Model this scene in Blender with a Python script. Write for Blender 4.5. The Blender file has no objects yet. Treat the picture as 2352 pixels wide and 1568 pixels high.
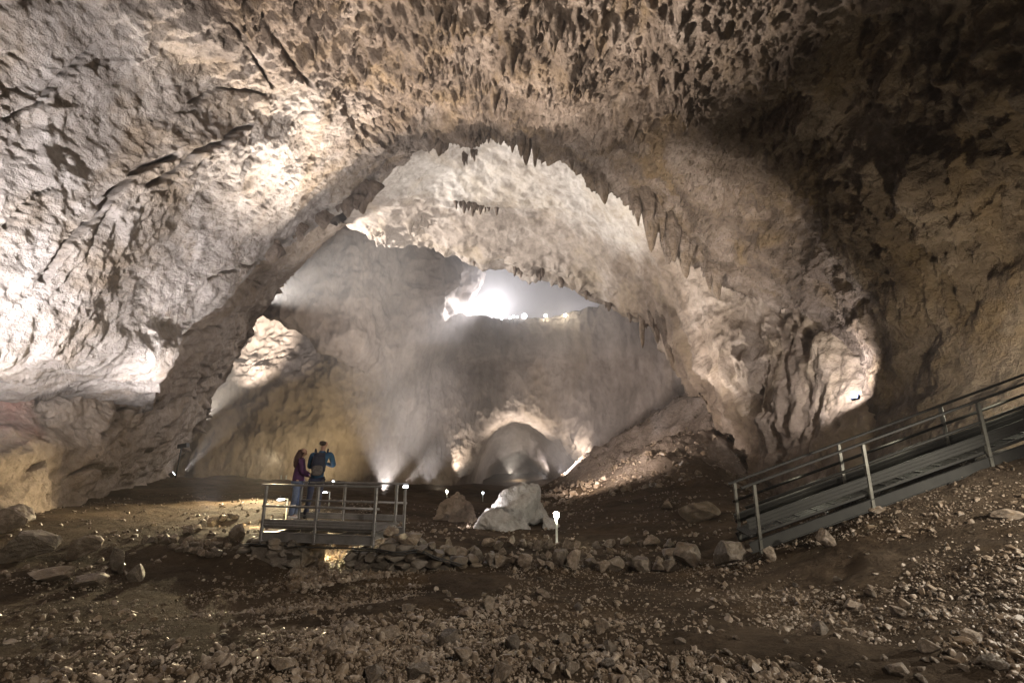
import bpy, bmesh, math, random
import numpy as np
from mathutils import Vector, Matrix, Quaternion

S = bpy.context.scene
COL = S.collection
random.seed(7)
RNG = np.random.default_rng(11)

# ------------------------------------------------------------------ camera
CZ = 1.7                                   # eye height over the ground under the camera
PITCH = math.radians(13.0)
FPX = 1045.0                               # focal length in units of a 2352 px wide picture
CP, SP = math.cos(PITCH), math.sin(PITCH)
cam_d = bpy.data.cameras.new("camera")
cam_d.sensor_width = 36.0
cam_d.lens = FPX / 2352.0 * 36.0
cam_d.clip_start = 0.05
cam_d.clip_end = 600.0
cam = bpy.data.objects.new("camera", cam_d)
cam.location = (0, 0, CZ)
cam.rotation_euler = (math.radians(90.0) + PITCH, 0, 0)
COL.objects.link(cam)
S.camera = cam

# ------------------------------------------------------------------ world, exposure
W = bpy.data.worlds.new("World")
S.world = W
W.use_nodes = True
W.node_tree.nodes["Background"].inputs[0].default_value = (0.0, 0.0, 0.0, 1)
W.node_tree.nodes["Background"].inputs[1].default_value = 0.0   # a closed cave: no sky light
S.view_settings.view_transform = 'Standard'
S.view_settings.look = 'None'
S.view_settings.gamma = 1.0
S.view_settings.exposure = 0.0
S.view_settings.use_curve_mapping = False
S.render.engine = 'CYCLES'
S.cycles.use_denoising = True
S.cycles.max_bounces = 6
S.cycles.diffuse_bounces = 1
S.cycles.glossy_bounces = 2
S.cycles.volume_bounces = 0
S.cycles.sample_clamp_indirect = 8.0
S.cycles.use_light_tree = True


def P(px, py, d):
    """point of the place seen at (px, py) of a 2352 x 1568 picture, d metres ahead"""
    xc = (px - 1176.0) / FPX
    yc = (784.0 - py) / FPX
    ry = CP - yc * SP
    rz = SP + yc * CP
    return np.array([xc / ry * d, d, CZ + rz / ry * d])


def project(v):
    v = np.asarray(v, dtype=float)
    x, y, z = v[..., 0], v[..., 1], v[..., 2] - CZ
    f = y * CP + z * SP
    u = -y * SP + z * CP
    f = np.where(f < 0.3, 0.3, f)
    return np.stack([1176 + FPX * x / f, 784 - FPX * u / f], -1)


# ------------------------------------------------------------------ lamps of the show cave, and fill lights added to them
def flood(name, loc, target, watts, color=(1, .93, .86), angle=120, blend=.5, size=.12):
    ld = bpy.data.lights.new(name, 'SPOT')
    ld.energy = watts
    ld.color = color
    ld.spot_size = math.radians(angle)
    ld.spot_blend = blend
    ld.shadow_soft_size = size
    o = bpy.data.objects.new(name, ld)
    o.location = loc
    dv = Vector(target) - Vector(loc)
    o.rotation_euler = dv.to_track_quat('-Z', 'Y').to_euler()
    COL.objects.link(o)
    return o


def glow(name, loc, watts, color=(1, .93, .86), size=.08):
    ld = bpy.data.lights.new(name, 'POINT')
    ld.energy = watts
    ld.color = color
    ld.shadow_soft_size = size
    o = bpy.data.objects.new(name, ld)
    o.location = loc
    COL.objects.link(o)
    return o


COOL = (1.0, .94, .95)
WARM = (1.0, .84, .62)
SODIUM = (1.0, .78, .42)
GREEN = (1.0, .93, .55)
BLUE = (.72, .80, 1.0)


def R3(x, y, z):                           # relative to the eye height
    return (x, y, CZ + z)


#LIGHTS
WHITE = (1, .89, .77)
COOL = (1, .95, .95)
LED = (1, .95, .72)
flood("slab_light", R3(-8.6, 6.0, -.5), R3(-10.9, 12.0, 5.4), 9300, COOL, 88, .6, .12)
flood("slab_light", R3(-8.8, 14.0, -2.0), R3(-12.8, 18.8, 6.4), 5200, COOL, 70, .7, .1)  # added light without a fixture, brightens the slab towards its lip
flood("vault_floodlight", R3(-8.6, 32, -2.9), R3(-2.6, 14.5, 14.5), 140000, WHITE, 50, .7, .08)
flood("vault_floodlight", R3(-6.2, 23, -2.4), R3(-1.5, 15.0, 15), 4000, WHITE, 60, .7, .08)
flood("vault_floodlight", R3(-9.6, 7.6, -.6), R3(-3.0, 17, 17), 12000, WHITE, 58, .7, .08)
flood("inner_vault_light", R3(-7.0, 39.0, -3.0), P(1110, 420, 37), 26000, (1, .95, .90), 95, .8, .2)
flood("inner_vault_light", P(585, 690, 45), P(1180, 460, 39), 58000, (1, .95, .90), 70, .9, .2)  # added raking light out of sight behind the wall edge, for relief
flood("column_floodlight", P(1500, 1000, 30.0), P(1690, 600, 27), 5500, (1, .93, .86), 90, .9, .15)
flood("drape_floodlight", R3(-2.43, 10.72, -.82), P(1590, 530, 24), 44000, (1, .91, .80), 38, 1.0, .05)
flood("alcove_floodlight", P(446, 985, 50), P(610, 765, 69), 240000, (1, .9, .78), 32, 1.0, .2)
flood("ground_floodlight", P(424, 1083, 37.5), P(620, 850, 56), 30000, COOL, 20, .8, .15)
flood("far_floodlight", P(882, 1112, 44), P(985, 950, 66), 15000, COOL, 26, .9, .15)
flood("low_wall_floodlight", P(740, 1108, 56), P(690, 960, 65), 8000, SODIUM, 130, .9, .15)
flood("low_wall_floodlight", P(1010, 1128, 60), P(980, 980, 70), 4000, WARM, 120, .9, .15)
flood("tunnel_floodlight", P(1052, 1095, 72.6), P(1120, 950, 78), 3500, WHITE, 110, .6, .15)
flood("tunnel_floodlight", P(1352, 1066, 73), P(1250, 950, 79), 3000, WHITE, 110, .6, .15)
flood("tunnel_floodlight", P(1170, 1090, 79), P(1190, 940, 78), 12000, WHITE, 100, .8, .15)
flood("tunnel_floodlight", P(1256, 1098, 98), P(1180, 1030, 104), 2500, COOL, 120, .6, .15)
glow("tunnel_lamp", P(1180, 1090, 91), 700, WHITE, .2)
glow("tunnel_lamp", P(1190, 1090, 112), 700, WHITE, .2)
glow("balcony_lamp", P(1133, 705, 83.5), 10000, (1, .96, .97), .5)
flood("buttress_floodlight", R3(-7, 44, -3), P(850, 660, 58), 24000, (1, .9, .8), 62, 1.0, .2)
flood("hill_fill_light", P(1240, 1055, 23), P(1540, 965, 42), 14000, (1, .86, .76), 80, 1.0, .15)  # added light in open air to brighten the hill, no fixture
flood("wall_floodlight", P(1950, 905, 18.2), P(1880, 830, 20.5), 2100, COOL, 130, .6, .05)
glow("ramp_lamp", R3(11.5, 10.5, .85), 420, LED)
glow("ramp_lamp", P(2080, 1062, 9.9), 70, LED)
for q in (.25, .75, 1.25):                      # strips under the ramp's far hand rail
    b = np.array([4.21 + 3.56 * q + .18, 8.30 - .63 * q + .80, CZ - 1.42 + 1.36 * q])
    flood("rail_light", b + [0, -.03, .74], b + [-.1, -.45, 0], 26, LED, 130, .6, .03)
flood("balcony_spot", P(1179, 731, 76.5), P(1172, 600, 80), 9000, COOL, 9, .8, .1)
flood("balcony_spot", P(1204, 730, 76.5), P(1222, 600, 80), 16000, COOL, 11, .8, .1)
flood("ridge_boost_spot", P(1125, 690, 78), P(955, 790, 64), 90000, (1, .95, .93), 50, .9, .2)  # added spot, strengthens the balcony lamp's light on the ridge
glow("upper_chamber_fill", P(1330, 765, 92), 9000, (1, .95, .97), .3)  # added fill hidden below the balcony rim, brightens the mist
flood("far_wall_floodlight", P(1285, 1085, 44), P(1400, 860, 73), 30000, (1, .9, .85), 75, 1.0, .15)
flood("right_wall_fill", P(2330, 975, 9.8), P(2260, 640, 12.5), 1300, (1, .82, .55), 115, 1.0, .1)  # added warm fill, carries the ramp lamps' light up the wall
flood("scree_floodlight", R3(7.5, 3.6, .7), R3(4.6, 6.2, -1.3), 1500, (1, .92, .78), 120, .6, .1)
glow("path_lamp", P(1278, 1184, 13.2), 520, SODIUM, .05)
glow("path_lamp", P(590, 1185, 13.0), 110, SODIUM, .05)
flood("terrace_lamp", P(640, 1045, 21), P(480, 1180, 16), 8500, (1, .80, .48), 86, .9, .1)
glow("gully_lamp", P(745, 1255, 10.9), 45, SODIUM, .05)
glow("platform_lamp", P(735, 1125, 11.2), 18, BLUE, .03)
flood("boulder_floodlight", P(1010, 1190, 15.5), P(1160, 1150, 18.5), 1000, COOL, 60, .8, .1)
flood("approach_fill", R3(4.5, -4.0, 5.0), R3(0, 6, -2), 3200, (1, .88, .74), 110, .8, .15)  # added fill behind the camera, stands in for bounce on the foreground
#ENDLIGHTS

# ------------------------------------------------------------------ noise
def _hash(ix, iy, iz, seed):
    h = (ix.astype(np.int64) * 374761393 + iy.astype(np.int64) * 668265263
         + iz.astype(np.int64) * 2147483647 + seed * 1274126177) & 0xFFFFFFFF
    h = ((h ^ (h >> 13)) * 1274126177) & 0xFFFFFFFF
    h = ((h ^ (h >> 16)) * 2246822519) & 0xFFFFFFFF
    return (h ^ (h >> 15)).astype(np.uint32)


def perlin(p, seed=0):
    p = np.asarray(p, dtype=np.float64)
    i = np.floor(p).astype(np.int64)
    f = (p - i).astype(np.float32)
    w = f * f * f * (f * (f * 6 - 15) + 10)
    out = np.zeros(len(p), dtype=np.float32)
    for dx in (0, 1):
        wx = w[:, 0] if dx else 1 - w[:, 0]
        for dy in (0, 1):
            wy = w[:, 1] if dy else 1 - w[:, 1]
            for dz in (0, 1):
                wz = w[:, 2] if dz else 1 - w[:, 2]
                h = _hash(i[:, 0] + dx, i[:, 1] + dy, i[:, 2] + dz, seed)
                gx = ((h & 1023).astype(np.float32) / 511.5 - 1)
                gy = (((h >> 10) & 1023).astype(np.float32) / 511.5 - 1)
                gz = (((h >> 20) & 1023).astype(np.float32) / 511.5 - 1)
                out += wx * wy * wz * (gx * (f[:, 0] - dx) + gy * (f[:, 1] - dy) + gz * (f[:, 2] - dz))
    return out * 1.3


def fbm(p, octaves=4, seed=0, gain=.5, lac=2.03):
    a, t, out = 1.0, 0.0, 0
    q = np.array(p, dtype=np.float64)
    for k in range(octaves):
        out = out + a * perlin(q, seed + k * 17)
        t += a
        a *= gain
        q = q * lac + 13.7
    return out / t


def ridged(p, octaves=3, seed=0, gain=.5, lac=2.1):
    a, t, out = 1.0, 0.0, 0
    q = np.array(p, dtype=np.float64)
    for k in range(octaves):
        out = out + a * (1 - np.abs(perlin(q, seed + k * 17)) * 2)
        t += a
        a *= gain
        q = q * lac + 7.1
    return out / t


def worley(p, seed=0):
    """F1 distance and a random number of the nearest cell"""
    p = np.asarray(p, dtype=np.float32)
    i = np.floor(p).astype(np.int64)
    best = np.full(len(p), 9.0, dtype=np.float32)
    rid = np.zeros(len(p), dtype=np.float32)
    for dx in (-1, 0, 1):
        for dy in (-1, 0, 1):
            for dz in (-1, 0, 1):
                cx, cy, cz = i[:, 0] + dx, i[:, 1] + dy, i[:, 2] + dz
                h = _hash(cx, cy, cz, seed)
                ox = (h & 1023).astype(np.float32) / 1023 + cx - p[:, 0]
                oy = ((h >> 10) & 1023).astype(np.float32) / 1023 + cy - p[:, 1]
                oz = ((h >> 20) & 1023).astype(np.float32) / 1023 + cz - p[:, 2]
                d = ox * ox + oy * oy + oz * oz
                m = d < best
                best[m] = d[m]
                rid[m] = ((h >> 5) & 255).astype(np.float32)[m] / 255
    return np.sqrt(best), rid


def smooth(a, b, x):
    t = np.clip((x - a) / (b - a), 0, 1)
    return t * t * (3 - 2 * t)


# ------------------------------------------------------------------ mesh helpers
def mesh_obj(name, verts, faces, mat, parent=None, smooth_shade=True):
    """faces: an (n,3) / (n,4) array or a list of such arrays"""
    if not isinstance(faces, (list, tuple)):
        faces = [faces]
    me = bpy.data.meshes.new(name)
    verts = np.ascontiguousarray(verts, dtype=np.float32)
    me.vertices.add(len(verts))
    me.vertices.foreach_set("co", verts.ravel())
    idx = np.concatenate([f.ravel() for f in faces]).astype(np.int32)
    tot = np.concatenate([np.full(len(f), f.shape[1], dtype=np.int32) for f in faces])
    start = np.concatenate([[0], np.cumsum(tot)[:-1]]).astype(np.int32)
    me.loops.add(len(idx))
    me.loops.foreach_set("vertex_index", idx)
    me.polygons.add(len(tot))
    me.polygons.foreach_set("loop_start", start)
    me.polygons.foreach_set("loop_total", tot)
    me.update(calc_edges=True)
    me.polygons.foreach_set("use_smooth", np.full(len(tot), smooth_shade, dtype=bool))
    me.materials.append(mat)
    o = bpy.data.objects.new(name, me)
    COL.objects.link(o)
    if parent:
        o.parent = parent
    return o


def grid_faces(nr, nc):
    a = np.arange(nr * nc).reshape(nr, nc)
    return np.stack([a[:-1, :-1], a[:-1, 1:], a[1:, 1:], a[1:, :-1]], -1).reshape(-1, 4)


def catmull_axis0(g, counts):
    n = len(g)
    ext = np.concatenate([[2 * g[0] - g[1]], g, [2 * g[-1] - g[-2]]])
    out = []
    par = []
    for i in range(n - 1):
        p0, p1, p2, p3 = ext[i], ext[i + 1], ext[i + 2], ext[i + 3]
        c = counts[i]
        for k in range(c):
            t = k / c
            out.append(.5 * (2 * p1 + (p2 - p0) * t + (2 * p0 - 5 * p1 + 4 * p2 - p3) * t * t
                             + (3 * p1 - p0 - 3 * p2 + p3) * t ** 3))
            par.append(i + t)
    out.append(g[-1])
    par.append(n - 1)
    return np.array(out), np.array(par)


SPACING = 2.75        # mesh spacing in units of the 2352 px picture


def interval_counts(g, cap=220):
    pr = project(g)
    front = g[..., 1] > 1.5
    inside = (pr[..., 0] > -150) & (pr[..., 0] < 2500) & (pr[..., 1] > -150) & (pr[..., 1] < 1700) & front
    prc = np.clip(pr, [-300, -300], [2650, 1800])
    dist = np.linalg.norm(prc[1:] - prc[:-1], axis=-1)
    ok = inside[1:] | inside[:-1]
    dist = np.where(ok, dist, dist * .15)
    return [int(np.clip(math.ceil(np.percentile(dist[i], 80) / SPACING), 4, cap)) for i in range(len(dist))]


def patch(rows):
    """dense surface through control rows; returns points (R,C,3) and row / column parameters"""
    g = np.array(rows, dtype=float)
    cr = interval_counts(g)
    cc = interval_counts(np.swapaxes(g, 0, 1))
    a, pr = catmull_axis0(g, cr)
    b, pc = catmull_axis0(np.swapaxes(a, 0, 1), cc)
    V = np.swapaxes(b, 0, 1)
    return V, pr, pc


def normals(V, toward):
    du = np.gradient(V, axis=0)
    dv = np.gradient(V, axis=1)
    n = np.cross(du, dv)
    n /= (np.linalg.norm(n, axis=-1, keepdims=True) + 1e-9)
    s = np.sum(n * (np.asarray(toward) - V), axis=-1)
    if np.median(s) < 0:
        n = -n
    return n


def rowpx(*pts):
    return [P(*p) for p in pts]


def outward(row, k, dy, cx=0.0, cz=CZ + 3.0):
    r = np.array(row)
    o = r.copy()
    o[:, 0] = cx + (r[:, 0] - cx) * k
    o[:, 2] = cz + (r[:, 2] - cz) * k
    o[:, 1] += dy
    return o


# ------------------------------------------------------------------ materials
def nodes_of(m):
    m.use_nodes = True
    nt = m.node_tree
    return nt, nt.nodes, nt.links, nt.nodes["Principled BSDF"]


def noise_node(nt, coord, scale, detail=6, rough=.55, dist=0.0):
    n = nt.nodes.new("ShaderNodeTexNoise")
    n.inputs["Scale"].default_value = scale
    n.inputs["Detail"].default_value = detail
    n.inputs["Roughness"].default_value = rough
    n.inputs["Distortion"].default_value = dist
    nt.links.new(coord, n.inputs["Vector"])
    return n.outputs["Fac"]


def ramp_node(nt, fac, stops):
    r = nt.nodes.new("ShaderNodeValToRGB")
    el = r.color_ramp.elements
    while len(el) < len(stops):
        el.new(.5)
    for e, (pos, c) in zip(el, stops):
        e.position = pos
        e.color = (*c, 1)
    nt.links.new(fac, r.inputs[0])
    return r.outputs[0]


def mix_col(nt, fac, a, b, mode='MIX'):
    m = nt.nodes.new("ShaderNodeMix")
    m.data_type = 'RGBA'
    m.blend_type = mode
    for sock, v in ((m.inputs[0], fac), (m.inputs[6], a), (m.inputs[7], b)):
        if isinstance(v, (int, float)):
            sock.default_value = v
        elif isinstance(v, tuple):
            sock.default_value = (*v, 1)
        else:
            nt.links.new(v, sock)
    return m.outputs[2]


def math_node(nt, op, a, b=0.0):
    m = nt.nodes.new("ShaderNodeMath")
    m.operation = op
    for sock, v in ((m.inputs[0], a), (m.inputs[1], b)):
        if isinstance(v, (int, float)):
            sock.default_value = v
        else:
            nt.links.new(v, sock)
    return m.outputs[0]


def rock_mat(name, dark, mid, light, scale=.35, bump=1.0, fine=6.0, rough=.8, stain=None, stain_fac=.5,
             zstretch=1.0, per_object=False, spec=.3, alt=None, alt_bump=1.0):
    m = bpy.data.materials.new(name)
    nt, N, L, bs = nodes_of(m)
    tc = N.new("ShaderNodeTexCoord")
    mp = N.new("ShaderNodeMapping")
    mp.inputs["Scale"].default_value = (1, 1, zstretch)
    L.new(tc.outputs["Object"], mp.inputs["Vector"])
    co = mp.outputs[0]
    if per_object:
        oi = N.new("ShaderNodeObjectInfo")
        sc = N.new("ShaderNodeVectorMath")
        sc.operation = 'SCALE'
        sc.inputs[0].default_value = (31, 17, 23)
        L.new(oi.outputs["Random"], sc.inputs["Scale"])
        ad = N.new("ShaderNodeVectorMath")
        ad.operation = 'ADD'
        L.new(co, ad.inputs[0])
        L.new(sc.outputs[0], ad.inputs[1])
        co = ad.outputs[0]
    big = noise_node(nt, co, scale, 8, .62, .6)
    c = ramp_node(nt, big, [(.28, dark), (.5, mid), (.72, light)])
    if alt:                                # a second stone, where the 'alt' attribute of the mesh says so
        at_ = N.new("ShaderNodeAttribute")
        at_.attribute_name = "alt"
        c = mix_col(nt, at_.outputs["Fac"], c, ramp_node(nt, big, [(.28, alt[0]), (.5, alt[1]), (.72, alt[2])]))
    med = noise_node(nt, co, scale * 9, 6, .7)
    c = mix_col(nt, 1.0, c, ramp_node(nt, med, [(.25, (.55, .53, .5)), (.6, (1, 1, 1))]), 'MULTIPLY')
    if stain:
        st = noise_node(nt, co, scale * .8, 5, .6, 1.2)
        sf = ramp_node(nt, st, [(.5, (0, 0, 0)), (.72, (1, 1, 1))])
        bw = N.new("ShaderNodeRGBToBW")
        L.new(sf, bw.inputs[0])
        c = mix_col(nt, math_node(nt, 'MULTIPLY', bw.outputs[0], stain_fac), c, stain)
    if per_object:
        mm = N.new("ShaderNodeMapRange")
        mm.inputs["To Min"].default_value = .55
        mm.inputs["To Max"].default_value = 1.35
        L.new(oi.outputs["Random"], mm.inputs["Value"])
        hs = N.new("ShaderNodeHueSaturation")
        L.new(mm.outputs[0], hs.inputs["Value"])
        L.new(c, hs.inputs["Color"])
        c = hs.outputs[0]
    L.new(c, bs.inputs["Base Color"])
    bs.inputs["Roughness"].default_value = rough
    bs.inputs["Specular IOR Level"].default_value = spec
    f1 = noise_node(nt, co, fine * .22, 8, .68)
    f2 = noise_node(nt, co, fine, 8, .72)
    hsum = math_node(nt, 'ADD', math_node(nt, 'MULTIPLY', f1, 1.0), math_node(nt, 'MULTIPLY', f2, .33))
    if alt and alt_bump != 1.0:
        hsum = math_node(nt, 'MULTIPLY', hsum, math_node(nt, 'ADD', math_node(nt, 'MULTIPLY', at_.outputs["Fac"], alt_bump - 1.0), 1.0))
    b = N.new("ShaderNodeBump")
    b.inputs["Strength"].default_value = 1.0
    b.inputs["Distance"].default_value = .35 * bump
    L.new(hsum, b.inputs["Height"])
    L.new(b.outputs[0], bs.inputs["Normal"])
    return m


M_slab = rock_mat("pale_limestone", (.24, .20, .17), (.40, .35, .32), (.52, .47, .45), .30, .9, 5, .85, (.34, .25, .14), .45)
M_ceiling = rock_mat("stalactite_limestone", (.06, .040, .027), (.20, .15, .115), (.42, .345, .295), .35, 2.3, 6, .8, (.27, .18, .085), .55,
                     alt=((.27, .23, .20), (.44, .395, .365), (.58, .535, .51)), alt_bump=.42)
M_inner = rock_mat("cream_limestone", (.36, .31, .27), (.52, .47, .425), (.62, .575, .53), .22, .9, 3, .85, (.45, .35, .22), .35,
                   alt=((.10, .07, .048), (.235, .18, .138), (.42, .35, .30)))
M_far = rock_mat("far_limestone", (.18, .145, .12), (.31, .255, .22), (.45, .385, .345), .10, 1.6, 1.6, .85, (.30, .205, .105), .35, .45)
M_ground = rock_mat("cave_earth", (.034, .024, .0155), (.078, .057, .039), (.14, .105, .075), .45, .5, 14, .92, (.13, .08, .035), .3, 1.0, False, .06,
                    alt=((.19, .15, .125), (.33, .27, .23), (.45, .38, .34)))
M_gravel = rock_mat("scree_stone", (.07, .047, .029), (.18, .135, .095), (.38, .32, .26), 2.2, .06, 30, .38, (.2, .13, .065), .4, 1.0, False, .5)
M_stone = rock_mat("loose_stone", (.065, .044, .029), (.15, .115, .083), (.30, .25, .205), 2.2, .06, 26, .55, (.2, .13, .065), .4, 1.0, True, .5)

# ------------------------------------------------------------------ relief
def stalactites(p, s, seed, stretch=.22, width=.62):
    q = p * np.array([1 / s, 1 / s, stretch / s])
    q = q + .25 * np.stack([perlin(q * .9, seed + 3), perlin(q * .9 + 9, seed + 4), 0 * q[:, 0]], -1)
    f, r = worley(q, seed)
    h = np.clip(1 - f / (width * (.6 + .5 * r)), 0, 1)
    return h ** 1.2 * (.35 + r * r)


def set_alt(o, values):
    at_ = o.data.attributes.new("alt", 'FLOAT', 'POINT')
    at_.data.foreach_set("value", np.ascontiguousarray(np.clip(values, 0, 1), dtype=np.float32))


def cave_patch(name, rows, mat, relief, toward, split=None):
    V, pr, pc = patch(rows)
    n = normals(V, toward)
    nr, nc = V.shape[:2]
    p = V.reshape(-1, 3)
    nn = n.reshape(-1, 3)
    u = np.repeat(pr, nc)
    v = np.tile(pc, nr)
    p2 = relief(p, nn, u, v)
    o = mesh_obj(name, p2, grid_faces(nr, nc), mat)
    o["kind"] = "structure"
    if split is not None:
        set_alt(o, split(p, u, v))
    print(name, nr, nc)
    return o


Z = np.array([0, 0, 1.0])

# near vault: left slab, stalactite ceiling and right wall
near = [
    [(-14, -9, CZ + .2), (-13, -9, CZ + .2), (-12, -9, CZ + .5), (-12.8, -9, CZ + 2), (-13, -9, CZ + 4.5), (-12.7, -9, CZ + 7), (-11.5, -9, CZ + 9.5), (-9, -9, CZ + 12), (-6, -9, CZ + 13), (-3, -9, CZ + 13.5), (0, -9, CZ + 13.6), (3, -9, CZ + 13.4), (6, -9, CZ + 13), (8.3, -9, CZ + 11.5), (10, -9, CZ + 9.5), (11, -9, CZ + 7.5), (11.5, -9, CZ + 5.5), (12.7, -9, CZ + 3.5), (12.7, -9, CZ + 1.5), (12.5, -9, CZ - 1), (12.3, -9, CZ - 4)],
    [(-14, -1, CZ + .3), (-12.6, -1, CZ + .4), (-11.5, -1, CZ + .8), (-12.3, -1, CZ + 2.6), (-12.6, -1, CZ + 5), (-12.4, -1, CZ + 7.5), (-11.3, -1, CZ + 10), (-9, -1, CZ + 12.8), (-6, -1, CZ + 13.8), (-3, -1, CZ + 14.2), (0, -1, CZ + 14.3), (3, -1, CZ + 14.2), (6, -1, CZ + 13.6), (8.3, -1, CZ + 12.2), (10, -1, CZ + 10.2), (10.8, -1, CZ + 8.0), (11.2, -1, CZ + 6), (12.6, -1, CZ + 4), (12.7, -1, CZ + 2), (12.6, -1, CZ + 0), (12.4, -1, CZ - 3)],
    rowpx((-40, 950, 15.0), (-5, 868, 11.6), (0, 812, 10.2), (0, 720, 9.8), (0, 600, 9.4), (60, 420, 9.4), (180, 240, 10.0), (370, 110, 11.0), (620, 30, 12.0), (900, 0, 12.5), (1180, -10, 12.5), (1460, 0, 12.5), (1720, 60, 12.6), (1900, 170, 12.6), (2060, 290, 12.2), (2190, 430, 11.6), (2290, 590, 12.2), (2350, 760, 12.0), (2370, 910, 11.8), (2375, 1050, 11.7), (2380, 1250, 11.6)),
    rowpx((150, 955, 19.0), (185, 880, 14.6), (200, 832, 12.6), (230, 740, 12.4), (290, 640, 12.8), (400, 500, 13.6), (560, 370, 15.0), (700, 290, 17), (860, 210, 18.5), (1020, 180, 18.6), (1180, 180, 18.6), (1340, 210, 18.6), (1500, 290, 19), (1640, 390, 19.5), (1770, 480, 19.5), (1900, 580, 18.5), (2010, 700, 17), (2070, 830, 16.8), (2085, 950, 16.2), (2085, 1080, 15.8), (2085, 1280, 15.4)),
    rowpx((330, 950, 23.0), (352, 885, 17.5), (365, 832, 15), (425, 752, 17), (490, 688, 19), (600, 590, 22), (738, 509, 25), (845, 440, 27), (955, 350, 27), (1075, 322, 26), (1190, 316, 25), (1310, 372, 25), (1420, 448, 26), (1550, 560, 27), (1680, 660, 27), (1850, 712, 24.5), (1945, 830, 21), (1985, 920, 19.3), (1985, 1010, 18.8), (1965, 1110, 18.2), (1950, 1250, 17.5)),
]
lip1 = np.array(near[-1])
c1 = outward(lip1, 1.05, .8)
c2 = outward(lip1, 1.20, 2.2)
c3 = outward(lip1, 1.45, 3.0)
for c in (c1, c2, c3):                       # the right wall runs on without a lip
    c[15:, 1] = lip1[15:, 1] + (c[15:, 1] - lip1[15:, 1]) * .7
near += [c1, c2, c3]


CRACKS = [  # the long slanting joints of the left slab
    (9, [(95, 640), (150, 560), (205, 510), (245, 455), (300, 400), (350, 375), (398, 356)]),
    (9, [(330, 425), (395, 392), (440, 350), (505, 325), (572, 284)]),
    (6, [(0, 275), (60, 240), (135, 165), (205, 110)]), (5, [(425, 235), (515, 200), (605, 212)]), (8, [(520, 40), (575, 120), (620, 190)]),
    (8, [(600, 30), (650, 110), (705, 190)]), (5, [(255, 470), (190, 590), (130, 665)]), (4, [(470, 640), (540, 610), (600, 600)]), (4, [(0, 520), (70, 450), (110, 430)])]


def joints(p):
    q = project(p) + np.stack([14 * fbm(p * .8, 3, 141), 14 * fbm(p * .8 + 9, 3, 143)], -1)
    wob = .65 + .9 * np.abs(perlin(p * .9, 145))
    out = np.zeros(len(p))
    for w, line in CRACKS:
        a = np.array(line, float)
        for i in range(len(a) - 1):
            d = a[i + 1] - a[i]
            t = np.clip(((q - a[i]) @ d) / (d @ d), 0, 1)
            dist = np.linalg.norm(q - a[i] - t[:, None] * d, axis=1)
            out = np.maximum(out, (1 - smooth(.25 * w, 1.1 * w, dist / wob)) * (.55 + .05 * w))
    return np.where(p[:, 1] > 2, out, 0)


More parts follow.
